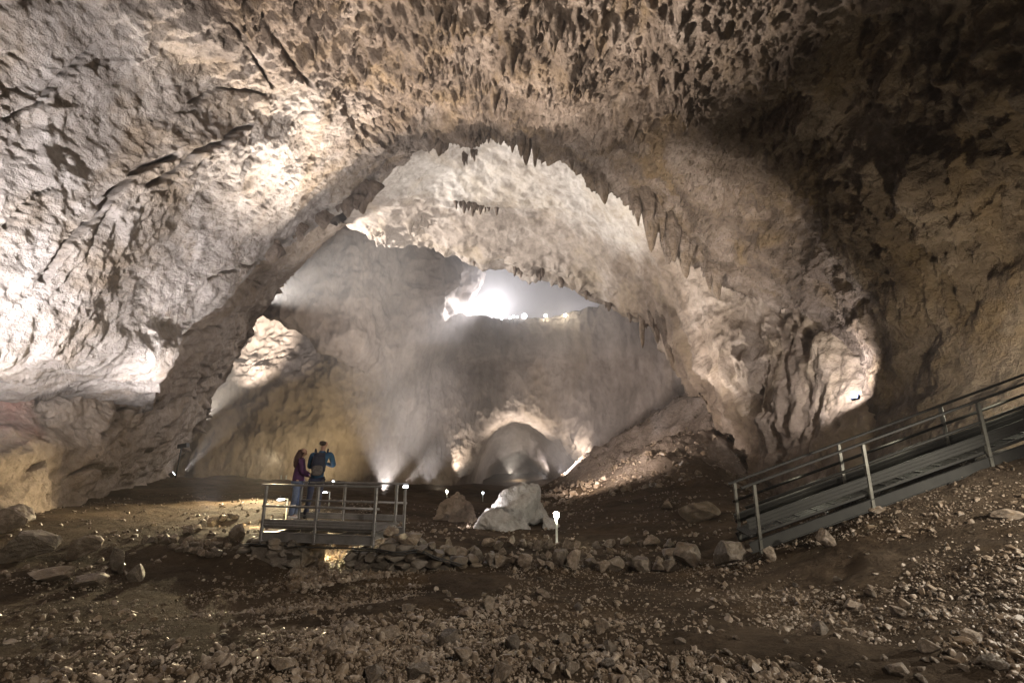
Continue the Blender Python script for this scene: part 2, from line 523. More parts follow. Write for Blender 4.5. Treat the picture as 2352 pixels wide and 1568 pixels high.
def near_relief(p, n, u, v):
    led = (1 - smooth(2.3, 3.6, v)) * smooth(.3, 1.6, v)   # the ledge under the slab is ragged
    v = v - 2
    slab = 1 - smooth(4.6, 6.4, v + .55 * perlin(p * .25, 5) * 2)
    wall = smooth(13.2, 15.2, v)
    st = (1 - slab) * (1 - .75 * wall)
    d = .9 * fbm(p * .16, 4, 1) + .28 * fbm(p * .7, 4, 31)
    # slab: slanting cracks and shallow scallops
    across = (p[:, 2] - 2.9 * p[:, 1]) / 3.07
    along = (p[:, 1] + 2.9 * p[:, 2]) / 3.07
    warp = 1.0 * perlin(p * .20, 8) + .5 * perlin(p * .7, 10) + .22 * perlin(p * 2.2, 11)

    def lines(c, gap, width, seed, freq, lo, hi):
        c = c / gap
        k = np.floor(c)
        dist = np.abs(c - k - .5) * gap
        on = smooth(lo, hi, perlin(np.stack([along * freq, k * 7.7 + seed, p[:, 0] * .05], -1), seed))
        return (1 - smooth(0, width, dist)) * on
    crack = lines(across + warp, 2.4, .17, 41, .13, .0, .3)
    crack2 = lines(across + 1.3 * warp + .3 * along, 1.1, .14, 52, .3, .05, .3)
    step = (across + warp) / 2.6 - np.floor((across + warp) / 2.6)
    t3 = np.stack([across * 1.5, along * .8, p[:, 0]], -1)
    scal = ridged(t3 + .3 * perlin(p, 63)[:, None], 3, 61)
    sl = -.62 * joints(p) - .06 * crack - .10 * crack2 + .09 * step + .15 * (scal - .5) + .13 * fbm(p * 1.7, 4, 71) + .09 * fbm(p * 5, 3, 75) - .35 * fbm(p * .16, 4, 1)
    # ceiling: clusters of hanging cones between folded, crusted rock
    m1 = smooth(.12, .42, fbm(p * .26, 3, 81) + .05)
    m2 = smooth(-.1, .35, fbm(p * .45, 3, 83) + .02)
    h1 = stalactites(p, .95, 91, .16, .5)
    h2 = stalactites(p, .42, 95, .16, .58)
    h3 = stalactites(p, .21, 99, .22, .62)
    q = p + .6 * np.stack([perlin(p * .4, 106), perlin(p * .4 + 5, 107), 0 * u], -1)
    fold = ridged(q * np.array([.34, .20, .10]), 3, 101) - .5
    fold2 = ridged(q * np.array([.95, .6, .3]), 4, 103) - .5
    crust = ridged(p * np.array([2.3, 2.3, 1.1]), 3, 109) - .5
    ce = 1.15 * fold + .65 * fold2 + .30 * fbm(p * 1.3, 4, 105) + .42 * crust
    edge = 1 - .93 * smooth(3.2, 4.0, u)
    thin = 1 - .55 * smooth(8.5, 11.5, v)
    down = .95 * h1 * m1 * edge * thin + .75 * h2 * m2 * edge * thin + .5 * h3 * (.3 + .7 * m2) * (.3 + .7 * edge)
    wl = .45 * (ridged(p * np.array([.5, .35, .22]), 2, 111) - .5) + .35 * fbm(p * .9, 5, 115) + .10 * fbm(p * 4, 3, 121)
    disp = d + slab * sl + (1 - slab) * (1 - wall) * ce + wall * wl
    fade = 1 - smooth(4.2, 5.2, u) * .6
    out = p + n * disp[:, None] * fade[:, None]
    out = out + led[:, None] * (Z * (.9 * fbm(p * .55, 4, 131))[:, None] + n * (.8 * fbm(p * .45 + 3, 4, 133))[:, None])
    dv = n * .45 - Z * .85
    lipw = smooth(3.2, 4.0, u) * (1 - smooth(4.3, 5.0, u)) * smooth(4.0, 6.0, v) * (1 - smooth(11, 13, v))
    out = out + Z * (lipw * (1.1 * fbm(p * np.array([.35, .1, .1]), 4, 135) + .25))[:, None]
    return out + dv * (st * down)[:, None]


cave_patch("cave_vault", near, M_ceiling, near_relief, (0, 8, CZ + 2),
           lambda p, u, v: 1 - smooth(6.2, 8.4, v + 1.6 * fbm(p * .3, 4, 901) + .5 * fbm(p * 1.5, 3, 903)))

# left lower wall under the ledge, running back to the second arch
left = [
    [(-11.2, -9, CZ - 4), (-11.2, -9, CZ - 1), (-11.5, -9, CZ), (-12, -9, CZ + 1), (-12.8, -9, CZ + 2), (-13.6, -9, CZ + 3), (-14.5, -9, CZ + 4.5), (-15.5, -9, CZ + 6), (-16, -9, CZ + 9), (-16, -9, CZ + 12)],
    [(-11.6, 3, CZ - 4), (-11.8, 3, CZ - 1), (-12, 3, CZ - .2), (-12.4, 3, CZ + .6), (-13, 3, CZ + 1.8), (-13.8, 3, CZ + 2.8), (-14.8, 3, CZ + 4.5), (-15.8, 3, CZ + 6.5), (-16.4, 3, CZ + 9.5), (-16.4, 3, CZ + 13)],
    rowpx((0, 1420, 11.6), (0, 1180, 12), (0, 1080, 12.2), (0, 1000, 12.5), (20, 930, 13.8), (60, 865, 15.4), (130, 790, 17.5), (230, 700, 17.5), (380, 560, 21), (520, 430, 24)),
    rowpx((250, 1300, 20.5), (250, 1138, 21), (285, 1060, 21.5), (325, 985, 22.3), (370, 920, 23.2), (415, 845, 24.2), (475, 755, 26), (545, 675, 28.2), (640, 600, 31), (745, 510, 34)),
    rowpx((385, 1200, 36), (385, 1092, 36.5), (428, 1015, 37), (468, 955, 37.5), (484, 888, 38), (555, 792, 39), (588, 728, 40), (645, 650, 41), (702, 590, 42), (788, 508, 43)),
]
lip = np.array(left[-1])
left += [lip + [-.6, 1.0, .3], lip + [-3.0, 2.5, 1.2], lip + [-9.0, 4, 3]]


def left_relief(p, n, u, v):
    bands = ridged(np.stack([p[:, 0] * .15, p[:, 1] * .16, p[:, 2] * .55 - p[:, 1] * .14], -1), 3, 131) - .5
    crack = smooth(.82, .98, ridged(p * np.array([.5, .28, .5]), 2, 141))
    d = .8 * fbm(p * .2, 4, 151) + .55 * bands + .3 * fbm(p * .9, 4, 161) - .5 * crack + .12 * fbm(p * 3.1, 3, 171)
    return p + n * d[:, None]


M_left = rock_mat("buff_limestone", (.27, .21, .16), (.42, .34, .275), (.54, .46, .40), .25, 1.1, 5, .85, (.36, .25, .13), .4)
nt, N, L, bs = M_left.node_tree, M_left.node_tree.nodes, M_left.node_tree.links, M_left.node_tree.nodes["Principled BSDF"]
tcn = N.new("ShaderNodeTexCoord")
vd = N.new("ShaderNodeVectorMath")
vd.operation = 'DISTANCE'
L.new(tcn.outputs["Object"], vd.inputs[0])
vd.inputs[1].default_value = tuple(P(30, 925, 13.4))
dn = math_node(nt, 'ADD', vd.outputs["Value"], math_node(nt, 'MULTIPLY', noise_node(nt, tcn.outputs["Object"], 1.3, 5), 2.4))
mr = N.new("ShaderNodeMapRange")
mr.inputs["From Min"].default_value = 1.6
mr.inputs["From Max"].default_value = 2.6
mr.inputs["To Min"].default_value = .45
mr.inputs["To Max"].default_value = 0.0
L.new(dn, mr.inputs["Value"])
src = bs.inputs["Base Color"].links[0].from_socket
L.new(mix_col(nt, mr.outputs[0], src, (.30, .075, .055)), bs.inputs["Base Color"])
cave_patch("cave_wall", left, M_left, left_relief, (0, 14, CZ + 3))

# inner vault behind the first arch, with the ribbed column on the right
inner0 = rowpx((870, 420, 30.5), (950, 330, 30.5), (1050, 280, 30), (1150, 272, 29.5), (1240, 295, 29), (1330, 355, 28.8), (1430, 428, 28.5), (1530, 505, 28.5), (1650, 600, 28), (1765, 680, 26.5), (1850, 735, 23.8), (1920, 825, 21.3), (1955, 920, 20), (1960, 1010, 19.2), (1955, 1120, 18.7), (1945, 1260, 18.2))
inner1 = rowpx((830, 455, 36), (920, 470, 38), (1010, 470, 39), (1110, 480, 39), (1220, 500, 39), (1330, 530, 38), (1430, 580, 36), (1500, 620, 34), (1570, 680, 31.5), (1640, 760, 29.5), (1710, 850, 27.8), (1750, 940, 26.6), (1775, 1030, 25.5), (1785, 1090, 25), (1790, 1140, 24.8), (1795, 1250, 24.5))
inner2 = rowpx((788, 508, 43), (880, 548, 45), (1000, 570, 47), (1100, 603, 48), (1200, 628, 48), (1300, 652, 47), (1385, 692, 46), (1445, 722, 44), (1500, 742, 41), (1545, 820, 38), (1585, 880, 36), (1638, 960, 34), (1672, 1020, 33), (1698, 1070, 32), (1706, 1120, 31.5), (1712, 1230, 31))
inner3 = outward(np.array(inner2), 1.06, .9)
inner4 = outward(np.array(inner2), 1.25, 2.2)
inner5 = outward(np.array(inner2), 1.6, 2.6)
innerm = np.array(inner0) + [0, -1.0, 0]
innerm = outward(np.array(inner0), 1.08, -1.2)
inner = [innerm, inner0, inner1, inner2, inner3, inner4, inner5]


def inner_relief(p, n, u, v):
    col = smooth(7.6, 9.6, v)                       # right side: ribs and hanging drapery
    low = smooth(9.8, 11.4, v) * (1 - .75 * smooth(1.2, 2.0, u))
    lipz = smooth(2.2, 2.9, u)
    d = .7 * fbm(p * .14, 4, 201) + .22 * fbm(p * .6, 4, 211) + .36 * (ridged(p * np.array([.30, .55, .6]) + .4 * perlin(p * .3, 222)[:, None], 4, 221) - .5) + .22 * smooth(.1, .6, perlin(p * np.array([.5, .9, .9]), 223))
    ribs = ridged(p * np.array([.55, .4, .10]), 4, 231) - .5
    d = d + col * (1.3 * ribs) * (1 - .6 * low) - .5 * smooth(.1, .5, perlin(p * .45, 233)) * (.35 + .65 * col) * (1 - low) + .16 * (1 - low) * fbm(p * 1.4, 5, 237)
    out = p + n * d[:, None]
    m = smooth(.05, .40, fbm(p * np.array([.24, .30, .1]), 3, 241) + .28 * lipz + .34 * col * (1 - low) - .13)
    down = m * (1.0 * stalactites(p, 1.1, 251, .2) + .55 * stalactites(p, .5, 255, .25)) * (1 - low * .8)
    lw = smooth(2.3, 2.9, u) * (1 - smooth(3.2, 3.8, u)) * (1 - smooth(8, 10, v)) * smooth(.3, 1.2, v)
    out = out + Z * (lw * 2.0 * fbm(p * np.array([.22, .1, .1]), 4, 243))[:, None]
    return out + (n * .45 - Z * .85) * down[:, None]


cave_patch("inner_vault", inner, M_inner, inner_relief, (0, 34, CZ + 2),
           lambda p, u, v: np.clip(smooth(5.6, 8.2, v + 2.0 * fbm(p * .3, 4, 905)) + .7 * smooth(1.75, 2.1, u + .35 * fbm(p * .35, 3, 907)), 0, .95))

# far chamber: wall with the tunnel mouth
TC = P(1200, 1080, 76)


def shrink(row, k, d):
    r = np.array(row, dtype=float)
    c = np.array([r[:, 0].mean(), 0, r[0, 2]])
    o = r.copy()
    o[:, 0] = c[0] + (r[:, 0] - c[0]) * k
    o[:, 2] = c[2] + (r[:, 2] - c[2]) * k
    o[:, 1] += d
    return o


f0 = rowpx((905, 1150, 68), (900, 1000, 68), (930, 850, 69), (1040, 742, 71), (1130, 744, 73), (1210, 745, 74), (1300, 737, 74), (1360, 722, 73), (1450, 712, 71), (1620, 850, 67), (1720, 1150, 64))
fb = np.array(f0) + [0, 9, 1.0]
fb[:3, 0] -= 3
fb[-2:, 0] += 6
fa = np.array(f0) + [0, 1.2, .1]
f1 = rowpx((975, 1150, 71), (985, 1040, 71), (1010, 930, 72), (1060, 850, 74), (1125, 835, 75.5), (1200, 840, 76), (1280, 845, 76), (1340, 870, 75), (1400, 920, 74), (1460, 1020, 72), (1500, 1150, 70))
f2 = rowpx((1040, 1150, 74), (1058, 1070, 74.5), (1082, 1010, 75), (1115, 968, 76), (1150, 948, 77), (1190, 940, 77.5), (1235, 962, 77), (1280, 992, 76.5), (1322, 1028, 76), (1350, 1065, 75.5), (1370, 1150, 75))
f3 = rowpx((1092, 1150, 84), (1106, 1075, 84), (1122, 1025, 84.5), (1140, 994, 85), (1158, 978, 86), (1184, 967, 86), (1218, 978, 86), (1250, 1004, 85), (1276, 1038, 84.5), (1300, 1085, 84), (1318, 1150, 84))
f2, f3 = np.array(f2), np.array(f3)
f2[:, 0] += (f2[:, 0] - f2[:, 0].mean()) * .06
f3[:, 0] += (f3[:, 0] - f3[:, 0].mean()) * .14
f4 = shrink(f3, 1.12, 5)
f5 = rowpx((1112, 1150, 102), (1120, 1100, 102), (1128, 1074, 102), (1144, 1056, 103), (1166, 1043, 103), (1195, 1035, 103), (1218, 1048, 103), (1237, 1070, 102.5), (1250, 1088, 102), (1264, 1108, 102), (1272, 1150, 102))
f5 = np.array(f5)
f5[:, 0] += (f5[:, 0] - f5[:, 0].mean()) * .15
f6 = shrink(f5, 1.1, 6)
f7 = shrink(f5, .8, 22)
f8 = shrink(f5, .1, 26)


def far_relief(p, n, u, v):
    streak = ridged(p * np.array([.35, .35, .05]), 3, 301) - .5
    k = np.clip((p[:, 1] - 60) / 20, 0, 1)
    d = 1.3 * fbm(p * .10, 4, 311) + .6 * streak + 1.2 * (ridged(p * np.array([.16, .16, .11]) + .15 * perlin(p * .15, 316)[:, None], 5, 315, .55) - .5) + .5 * fbm(p * .55, 5, 321)
    d = d * (1 - .5 * smooth(3.6, 5.0, u))
    rim = smooth(.2, 1.0, u) * (1 - smooth(2.0, 2.8, u)) * smooth(2.0, 3.0, v) * (1 - smooth(8, 9, v))
    p = p + Z * (rim * (1.3 * fbm(p * np.array([.35, .1, .1]), 4, 325) + .5))[:, None]
    return p + n * d[:, None]


cave_patch("tunnel_wall", [fb, fa, f0, f1, f2, f3, f4, f5, f6, f7, f8], M_far, far_relief, (0, 40, CZ + 2))

# left part of the far wall, floor to roof, with the flowstone ridge on its right
fw = [
    rowpx((330, 1150, 60), (430, 1150, 61), (560, 1150, 63), (690, 1150, 65), (800, 1150, 65), (880, 1150, 66), (940, 1150, 69), (1000, 1150, 74)),
    rowpx((330, 1050, 60), (430, 1050, 61), (560, 1050, 63), (690, 1050, 65), (800, 1050, 65), (880, 1050, 65.5), (935, 1050, 69), (1000, 1050, 74)),
    rowpx((330, 920, 61), (430, 920, 62), (560, 920, 64), (690, 920, 64.5), (800, 920, 64), (890, 920, 64.5), (950, 920, 68), (1010, 920, 74)),
    rowpx((340, 860, 63), (440, 860, 65), (560, 850, 66), (680, 850, 65.5), (800, 850, 62), (905, 850, 63.5), (965, 850, 67), (1030, 840, 74)),
    rowpx((350, 780, 68), (450, 780, 70), (560, 780, 71), (680, 770, 69), (800, 760, 62), (930, 760, 63), (1000, 750, 66), (1070, 740, 75)),
    rowpx((360, 690, 67), (460, 690, 68), (570, 690, 69), (690, 680, 67), (810, 670, 63), (950, 680, 63), (1020, 680, 66), (1085, 680, 80)),
    rowpx((380, 560, 66), (480, 560, 66), (590, 560, 66), (700, 560, 65), (820, 560, 64), (960, 600, 63), (1050, 610, 67), (1110, 610, 82)),
    rowpx((390, 420, 66), (490, 420, 66), (600, 420, 66), (710, 420, 66), (830, 420, 65), (970, 420, 64), (1070, 440, 69), (1130, 440, 84)),
]


def fw_relief(p, n, u, v):
    streak = ridged(p * np.array([.3, .3, .06]), 3, 331) - .5
    alc = smooth(2.6, 3.2, u) * (1 - smooth(4.6, 5.4, u)) * (1 - smooth(3.2, 4.2, v))
    d = 1.4 * fbm(p * .10, 4, 341) + .6 * streak * (1 - alc) + 1.6 * (ridged(p * np.array([.13, .13, .10]) + .15 * perlin(p * .15, 346)[:, None], 5, 345, .55) - .5) + .6 * fbm(p * .55, 5, 351) + alc * .8 * (ridged(p * .5, 3, 355) - .5)
    return p + n * d[:, None]


cave_patch("far_wall", fw, M_far, fw_relief, (0, 40, CZ + 2))

# slanting buttress over the bright alcove
bt = [
    rowpx((560, 420, 60), (680, 420, 58), (800, 420, 58), (900, 420, 60), (990, 420, 66)),
    rowpx((560, 540, 57), (680, 540, 56), (790, 540, 57), (880, 560, 59), (960, 580, 65)),
    rowpx((560, 640, 54), (665, 640, 54), (770, 640, 56), (850, 660, 58), (920, 700, 64.5)),
    rowpx((570, 700, 53), (650, 708, 53), (745, 740, 55), (830, 780, 57.5), (890, 800, 64)),
    rowpx((582, 722, 53.5), (645, 738, 53.5), (725, 785, 55.5), (805, 838, 58), (860, 865, 63)),
    rowpx((584, 712, 56), (648, 728, 56), (728, 772, 58), (808, 828, 60), (860, 860, 64)),
    rowpx((584, 660, 64), (650, 690, 64), (728, 730, 64.5), (808, 780, 64.5), (860, 820, 65)),
]


def bt_relief(p, n, u, v):
    streak = ridged(p * np.array([.22, .3, .10]) + p[:, [2, 0, 1]] * .05, 3, 361) - .5
    return p + n * (1.0 * fbm(p * .13, 4, 371) + 1.1 * streak + 1.0 * (ridged(p * .16, 5, 375, .55) - .5) + .5 * fbm(p * .6, 5, 381))[:, None]


cave_patch("cave_buttress", bt, M_far, bt_relief, (0, 30, CZ + 2))

# roof and back of the upper chamber behind the balcony
ud = [
    rowpx((300, 300, 48), (600, 250, 46), (900, 230, 46), (1200, 230, 46), (1500, 300, 46), (1750, 450, 46)),
    rowpx((300, 360, 68), (600, 330, 68), (900, 320, 72), (1200, 320, 76), (1450, 400, 72), (1700, 550, 64)),
    rowpx((380, 430, 84), (640, 420, 88), (920, 400, 96), (1200, 430, 104), (1430, 500, 100), (1650, 640, 84)),
    rowpx((400, 600, 90), (660, 600, 96), (940, 560, 110), (1200, 590, 118), (1420, 630, 112), (1640, 740, 88)),
    rowpx((400, 860, 92), (680, 860, 98), (950, 800, 112), (1200, 790, 120), (1420, 790, 112), (1640, 850, 88)),
]


def ud_relief(p, n, u, v):
    return p + n * (2.2 * fbm(p * .07, 4, 391) + .8 * fbm(p * .3, 4, 401))[:, None]


cave_patch("upper_chamber", ud, M_far, ud_relief, (0, 40, CZ + 6))

# pale wall behind the column, right side chamber
rs = [
    rowpx((1560, 700, 50), (1700, 700, 48), (1900, 700, 44), (2200, 700, 40)),
    rowpx((1580, 880, 46), (1680, 880, 44), (1850, 880, 42), (2200, 880, 40)),
    rowpx((1610, 1000, 44), (1690, 1000, 42), (1850, 1000, 41), (2200, 1000, 40)),
    rowpx((1610, 1160, 44), (1690, 1160, 42), (1850, 1160, 41), (2200, 1160, 40)),
]
cave_patch("side_wall", rs, M_left, lambda p, n, u, v: p + n * (.8 * fbm(p * .15, 4, 411) + .3 * fbm(p * .8, 4, 412))[:, None], (0, 20, CZ + 2))

# ------------------------------------------------------------------ ground
GP = [  # what lies at a place of the picture: px, py, metres ahead
    (1176, 1568, 3.7), (0, 1568, 3.6), (2352, 1568, 3.3), (600, 1568, 3.7), (1750, 1568, 3.55),
    (0, 1470, 4.6), (600, 1450, 5.1), (1176, 1450, 5.2), (1700, 1450, 5.0), (2352, 1400, 4.3), (2050, 1400, 5.0),
    (2352, 1250, 5.6), (2352, 1130, 6.9), (2297, 1062, 7.7), (2000, 1165, 8.1), (1756, 1272, 8.3), (2100, 1250, 6.6), (1850, 1330, 7.0),
    (1450, 1345, 8.2), (1176, 1340, 8.2), (950, 1345, 8.3), (830, 1345, 8.7), (740, 1330, 9.3), (745, 1308, 10.2), (740, 1280, 11.3), (640, 1350, 8.8), (560, 1360, 8.4),
    (400, 1370, 7.8), (0, 1385, 6.6), (200, 1380, 7.0), (300, 1330, 8.4), (500, 1300, 9.4), (0, 1300, 8.4), (150, 1290, 9.0),
    (300, 1240, 10.6), (480, 1245, 10.6), (600, 1240, 10.9), (100, 1200, 12), (0, 1190, 12.3), (400, 1205, 13.5), (560, 1210, 13), (250, 1165, 16),
    (400, 1140, 21), (300, 1125, 24), (550, 1140, 21), (400, 1098, 34), (480, 1092, 37), (560, 1098, 37), (640, 1106, 38), (600, 1120, 28),
    (500, 1120, 46), (700, 1112, 46), (800, 1116, 50), (900, 1118, 55), (980, 1122, 62), (1060, 1128, 62), (1150, 1135, 60), (1180, 1130, 72), (1180, 1120, 100), (600, 1110, 60), (450, 1112, 58),
    (700, 1180, 15), (800, 1175, 17), (800, 1150, 24), (950, 1165, 24), (1050, 1150, 33), (950, 1200, 17.5), (1050, 1215, 15.5),
    (900, 1235, 12.0), (1000, 1245, 12.2), (1100, 1245, 12.8), (1180, 1250, 12.8), (1278, 1252, 13.2), (1400, 1258, 12.5), (1520, 1258, 12.0), (1600, 1252, 11.6),
    (1000, 1285, 10.6), (1176, 1288, 10.6), (1320, 1300, 10.0), (1450, 1300, 9.9), (1600, 1300, 9.5), (1700, 1290, 9.2),
    (1250, 1200, 18), (1350, 1190, 18.5), (1450, 1190, 17), (1550, 1200, 15), (1650, 1200, 14), (1300, 1150, 26), (1400, 1130, 25), (1500, 1120, 24), (1600, 1120, 22), (1680, 1140, 19), (1800, 1180, 14), (1900, 1150, 12.5),
    (1450, 1068, 31), (1520, 1030, 31.5), (1570, 1012, 31.5), (1630, 1012, 31), (1690, 1050, 30), (1760, 1130, 26), (1400, 1090, 31),
    (1270, 1125, 44), (1340, 1048, 47), (1420, 1008, 47), (1485, 968, 47), (1540, 925, 46), (1590, 893, 44), (1640, 880, 42), (1500, 1050, 39), (1600, 1030, 37),
]


def rel_of(pt):
    x, y, z = P(*pt)
    r = math.hypot(x, y)
    return math.atan2(x, y), math.log(r), (z - CZ) / r


gpts = [rel_of(g) for g in GP]
# behind the ridge and far out
for (x, y, z) in [(14, 58, -5), (20, 60, -5), (8, 58, -5.4), (26, 54, -3), (3, 60, -5.6), (-6, 85, -6.5), (0, 110, -8), (6, 90, -7), (20, 90, -6), (-40, 60, -4.5), (-20, 70, -5),
                  (-12, 3, -1.2), (-12, -6, -1.2), (10, 3, -.2), (11, -5, -.3), (0, 1, -1.65), (3, 1, -1.5), (-3, 1, -1.6), (0, -5, -1.5), (5, 1.5, -1.3), (-6, 1.5, -1.5), (1, .5, -1.65), (-1, .5, -1.65),
                  (11, 8, .1), (12.5, 11, -.5), (11, 14, -1.3)]:
    r = math.hypot(x, y)
    gpts.append((math.atan2(x, y), math.log(r), z / r))
gpts = np.array(gpts)
gx = np.stack([gpts[:, 0] * 2.0, gpts[:, 1] * 1.3], -1)


def tps(r2):
    return np.where(r2 > 1e-12, .5 * r2 * np.log(r2 + 1e-12), 0)


n_ = len(gx)
K = tps(((gx[:, None] - gx[None]) ** 2).sum(-1)) + np.eye(n_) * 2e-3
A = np.zeros((n_ + 3, n_ + 3))
A[:n_, :n_] = K
A[:n_, n_] = 1
A[:n_, n_ + 1:] = gx
A[n_:, :n_] = A[:n_, n_:].T
GW = np.linalg.solve(A, np.concatenate([gpts[:, 2], np.zeros(3)]))


def ground_base(x, y):
    x = np.atleast_1d(np.asarray(x, float))
    y = np.atleast_1d(np.asarray(y, float))
    r = np.hypot(x, y) + 1e-6
    q = np.stack([np.arctan2(x, y) * 2.0, np.log(r) * 1.3], -1)
    out = np.empty(len(x))
    for i in range(0, len(x), 20000):
        b = q[i:i + 20000]
        d2 = ((b[:, None] - gx[None]) ** 2).sum(-1)
        out[i:i + 20000] = tps(d2) @ GW[:n_] + GW[n_] + b @ GW[n_ + 1:]
    return CZ + np.clip(out, -3, 1) * r


def ground_z(x, y, fine=True):
    x = np.atleast_1d(np.asarray(x, float))
    y = np.atleast_1d(np.asarray(y, float))
    z = ground_base(x, y)
    r = np.hypot(x, y)
    p = np.stack([x, y, 0 * x], -1)
    a = smooth(16, 40, r)
    z = z + .15 * fbm(p * .7, 3, 501) + a * (.55 * fbm(p * .28, 3, 503))
    if fine:
        hill = smooth(20, 30, r) * smooth(5, 9, x)
        z = z + .05 * fbm(p * 2.4, 4, 511) + hill * (1.5 * (ridged(p * .28, 4, 515) - .5) + .45 * fbm(p * 1.1, 4, 517))
        z = z + .018 * fbm(p * 9, 3, 519)
    return z


na, nr_ = 1000, 620
ang = np.radians(np.linspace(-118, 118, na))
ang = np.sign(ang) * (np.abs(ang) / np.radians(118)) ** 1.35 * np.radians(118)
rad = np.exp(np.linspace(math.log(.35), math.log(125), nr_))
AA, RR = np.meshgrid(ang, rad)
gxx, gyy = (np.sin(AA) * RR).ravel(), (np.cos(AA) * RR).ravel()
gv = np.stack([gxx, gyy, ground_z(gxx, gyy)], -1)
g = mesh_obj("ground", gv, grid_faces(nr_, na), M_ground)
g["kind"] = "structure"
hr = np.hypot(gv[:, 0], gv[:, 1])
set_alt(g, smooth(33, 38, hr + 3 * fbm(gv * .3, 3, 521)) * smooth(4, 7, gv[:, 0]) + .35 * smooth(24, 30, hr) * smooth(4, 7, gv[:, 0]))

# ------------------------------------------------------------------ building things
def tag(o, label=None, cat=None, group=None, kind=None):
    for k, v in (("label", label), ("category", cat), ("group", group), ("kind", kind)):
        if v:
            o[k] = v
    return o


def thing(name, label, cat, loc, group=None, rz=0.0):
    o = bpy.data.objects.new(name, None)
    o.location = tuple(float(c) for c in loc)
    o.rotation_euler = (0, 0, rz)
    o.empty_display_size = .2
    COL.objects.link(o)
    return tag(o, label, cat, group)


class MB:
    """collects boxes, bars, tubes; build() links them as one mesh"""
    def __init__(self, origin=(0, 0, 0)):
        self.v, self.f, self.n, self.o = [], {3: [], 4: []}, 0, np.array(origin, float)

    def add(self, verts, faces):
        verts = np.asarray(verts, float)
        for f in faces:
            self.f[len(f)].append([i + self.n for i in f])
        self.v.append(verts)
        self.n += len(verts)
        return self

    def bar(self, a, b, w, h, up=(0, 0, 1), bev=.12):
        """box beam from a to b, w across and h along 'up', with chamfered long edges"""
        a, b = np.array(a, float), np.array(b, float)
        d = (b - a) / np.linalg.norm(b - a)
        s = np.cross(d, np.array(up, float))
        s /= np.linalg.norm(s)
        u = np.cross(s, d)
        c = bev * min(w, h)
        pr = [(-w / 2 + c, -h / 2), (w / 2 - c, -h / 2), (w / 2, -h / 2 + c), (w / 2, h / 2 - c),
              (w / 2 - c, h / 2), (-w / 2 + c, h / 2), (-w / 2, h / 2 - c), (-w / 2, -h / 2 + c)]
        vs = [e + s * x + u * y for e in (a, b) for x, y in pr]
        fs = [(i, (i + 1) % 8, (i + 1) % 8 + 8, i + 8) for i in range(8)]
        fs += [(0, 7, 2, 1), (7, 6, 3, 2), (6, 5, 4, 3), (8, 9, 10, 15), (15, 10, 11, 14), (14, 11, 12, 13)]
        return self.add(vs, fs)

    def tube(self, pts, r, n=8):
        pts = np.asarray(pts, float)
        rs = np.full(len(pts), r) if np.isscalar(r) else np.asarray(r, float)
        t = np.gradient(pts, axis=0)
        t /= np.linalg.norm(t, axis=1, keepdims=True)
        ref = np.array([0, 0, 1.0]) if abs(t[0][2]) < .9 else np.array([1.0, 0, 0])
        vs = []
        for p_, d, rr in zip(pts, t, rs):
            s_ = np.cross(d, ref)
            s_ /= np.linalg.norm(s_)
            u = np.cross(s_, d)
            for k in range(n):
                a = 2 * math.pi * k / n
                vs.append(p_ + rr * (math.cos(a) * s_ + math.sin(a) * u))
        m = len(pts)
        fs = [(i * n + k, i * n + (k + 1) % n, (i + 1) * n + (k + 1) % n, (i + 1) * n + k) for i in range(m - 1) for k in range(n)]
        c0, c1_ = len(vs), len(vs) + 1
        vs += [pts[0], pts[-1]]
        fs += [(c0, (k + 1) % n, k) for k in range(n)] + [(c1_, (m - 1) * n + k, (m - 1) * n + (k + 1) % n) for k in range(n)]
        return self.add(vs, fs)

    def lathe(self, base, prof, n=16, axis=(0, 0, 1)):
        """prof: (radius, height) pairs along axis from base"""
        base = np.array(base, float)
        ax = np.array(axis, float)
        ax /= np.linalg.norm(ax)
        return self.tube([base + ax * h for _, h in prof], [max(r, 1e-4) for r, _ in prof], n)

    def build(self, name, mat, parent=None, smooth_shade=False):
        v = np.concatenate(self.v) - self.o
        fl = [np.array(f) for f in (self.f[3], self.f[4]) if f]
        return mesh_obj(name, v, fl, mat, parent, smooth_shade)


def plain_mat(name, col, rough=.5, metal=0.0, noise=.0, scale=8, bump=0.0, spec=.5):
    m = bpy.data.materials.new(name)
    nt, N, L, bs = nodes_of(m)
    tc = N.new("ShaderNodeTexCoord")
    f = noise_node(nt, tc.outputs["Object"], scale, 6, .65)
    lo = tuple(c * (1 - noise) for c in col)
    hi = tuple(min(1, c * (1 + noise)) for c in col)
    L.new(ramp_node(nt, f, [(.3, lo), (.7, hi)]), bs.inputs["Base Color"])
    bs.inputs["Roughness"].default_value = rough
    bs.inputs["Metallic"].default_value = metal
    bs.inputs["Specular IOR Level"].default_value = spec
    if bump:
        b = N.new("ShaderNodeBump")
        b.inputs["Distance"].default_value = bump
        L.new(noise_node(nt, tc.outputs["Object"], scale * 4, 6, .7), b.inputs["Height"])
        L.new(b.outputs[0], bs.inputs["Normal"])
    return m


def light_mat(name, col, strength):
    m = bpy.data.materials.new(name)
    nt, N, L, bs = nodes_of(m)
    bs.inputs["Base Color"].default_value = (*col, 1)
    bs.inputs["Emission Color"].default_value = (*col, 1)
    bs.inputs["Emission Strength"].default_value = strength
    return m


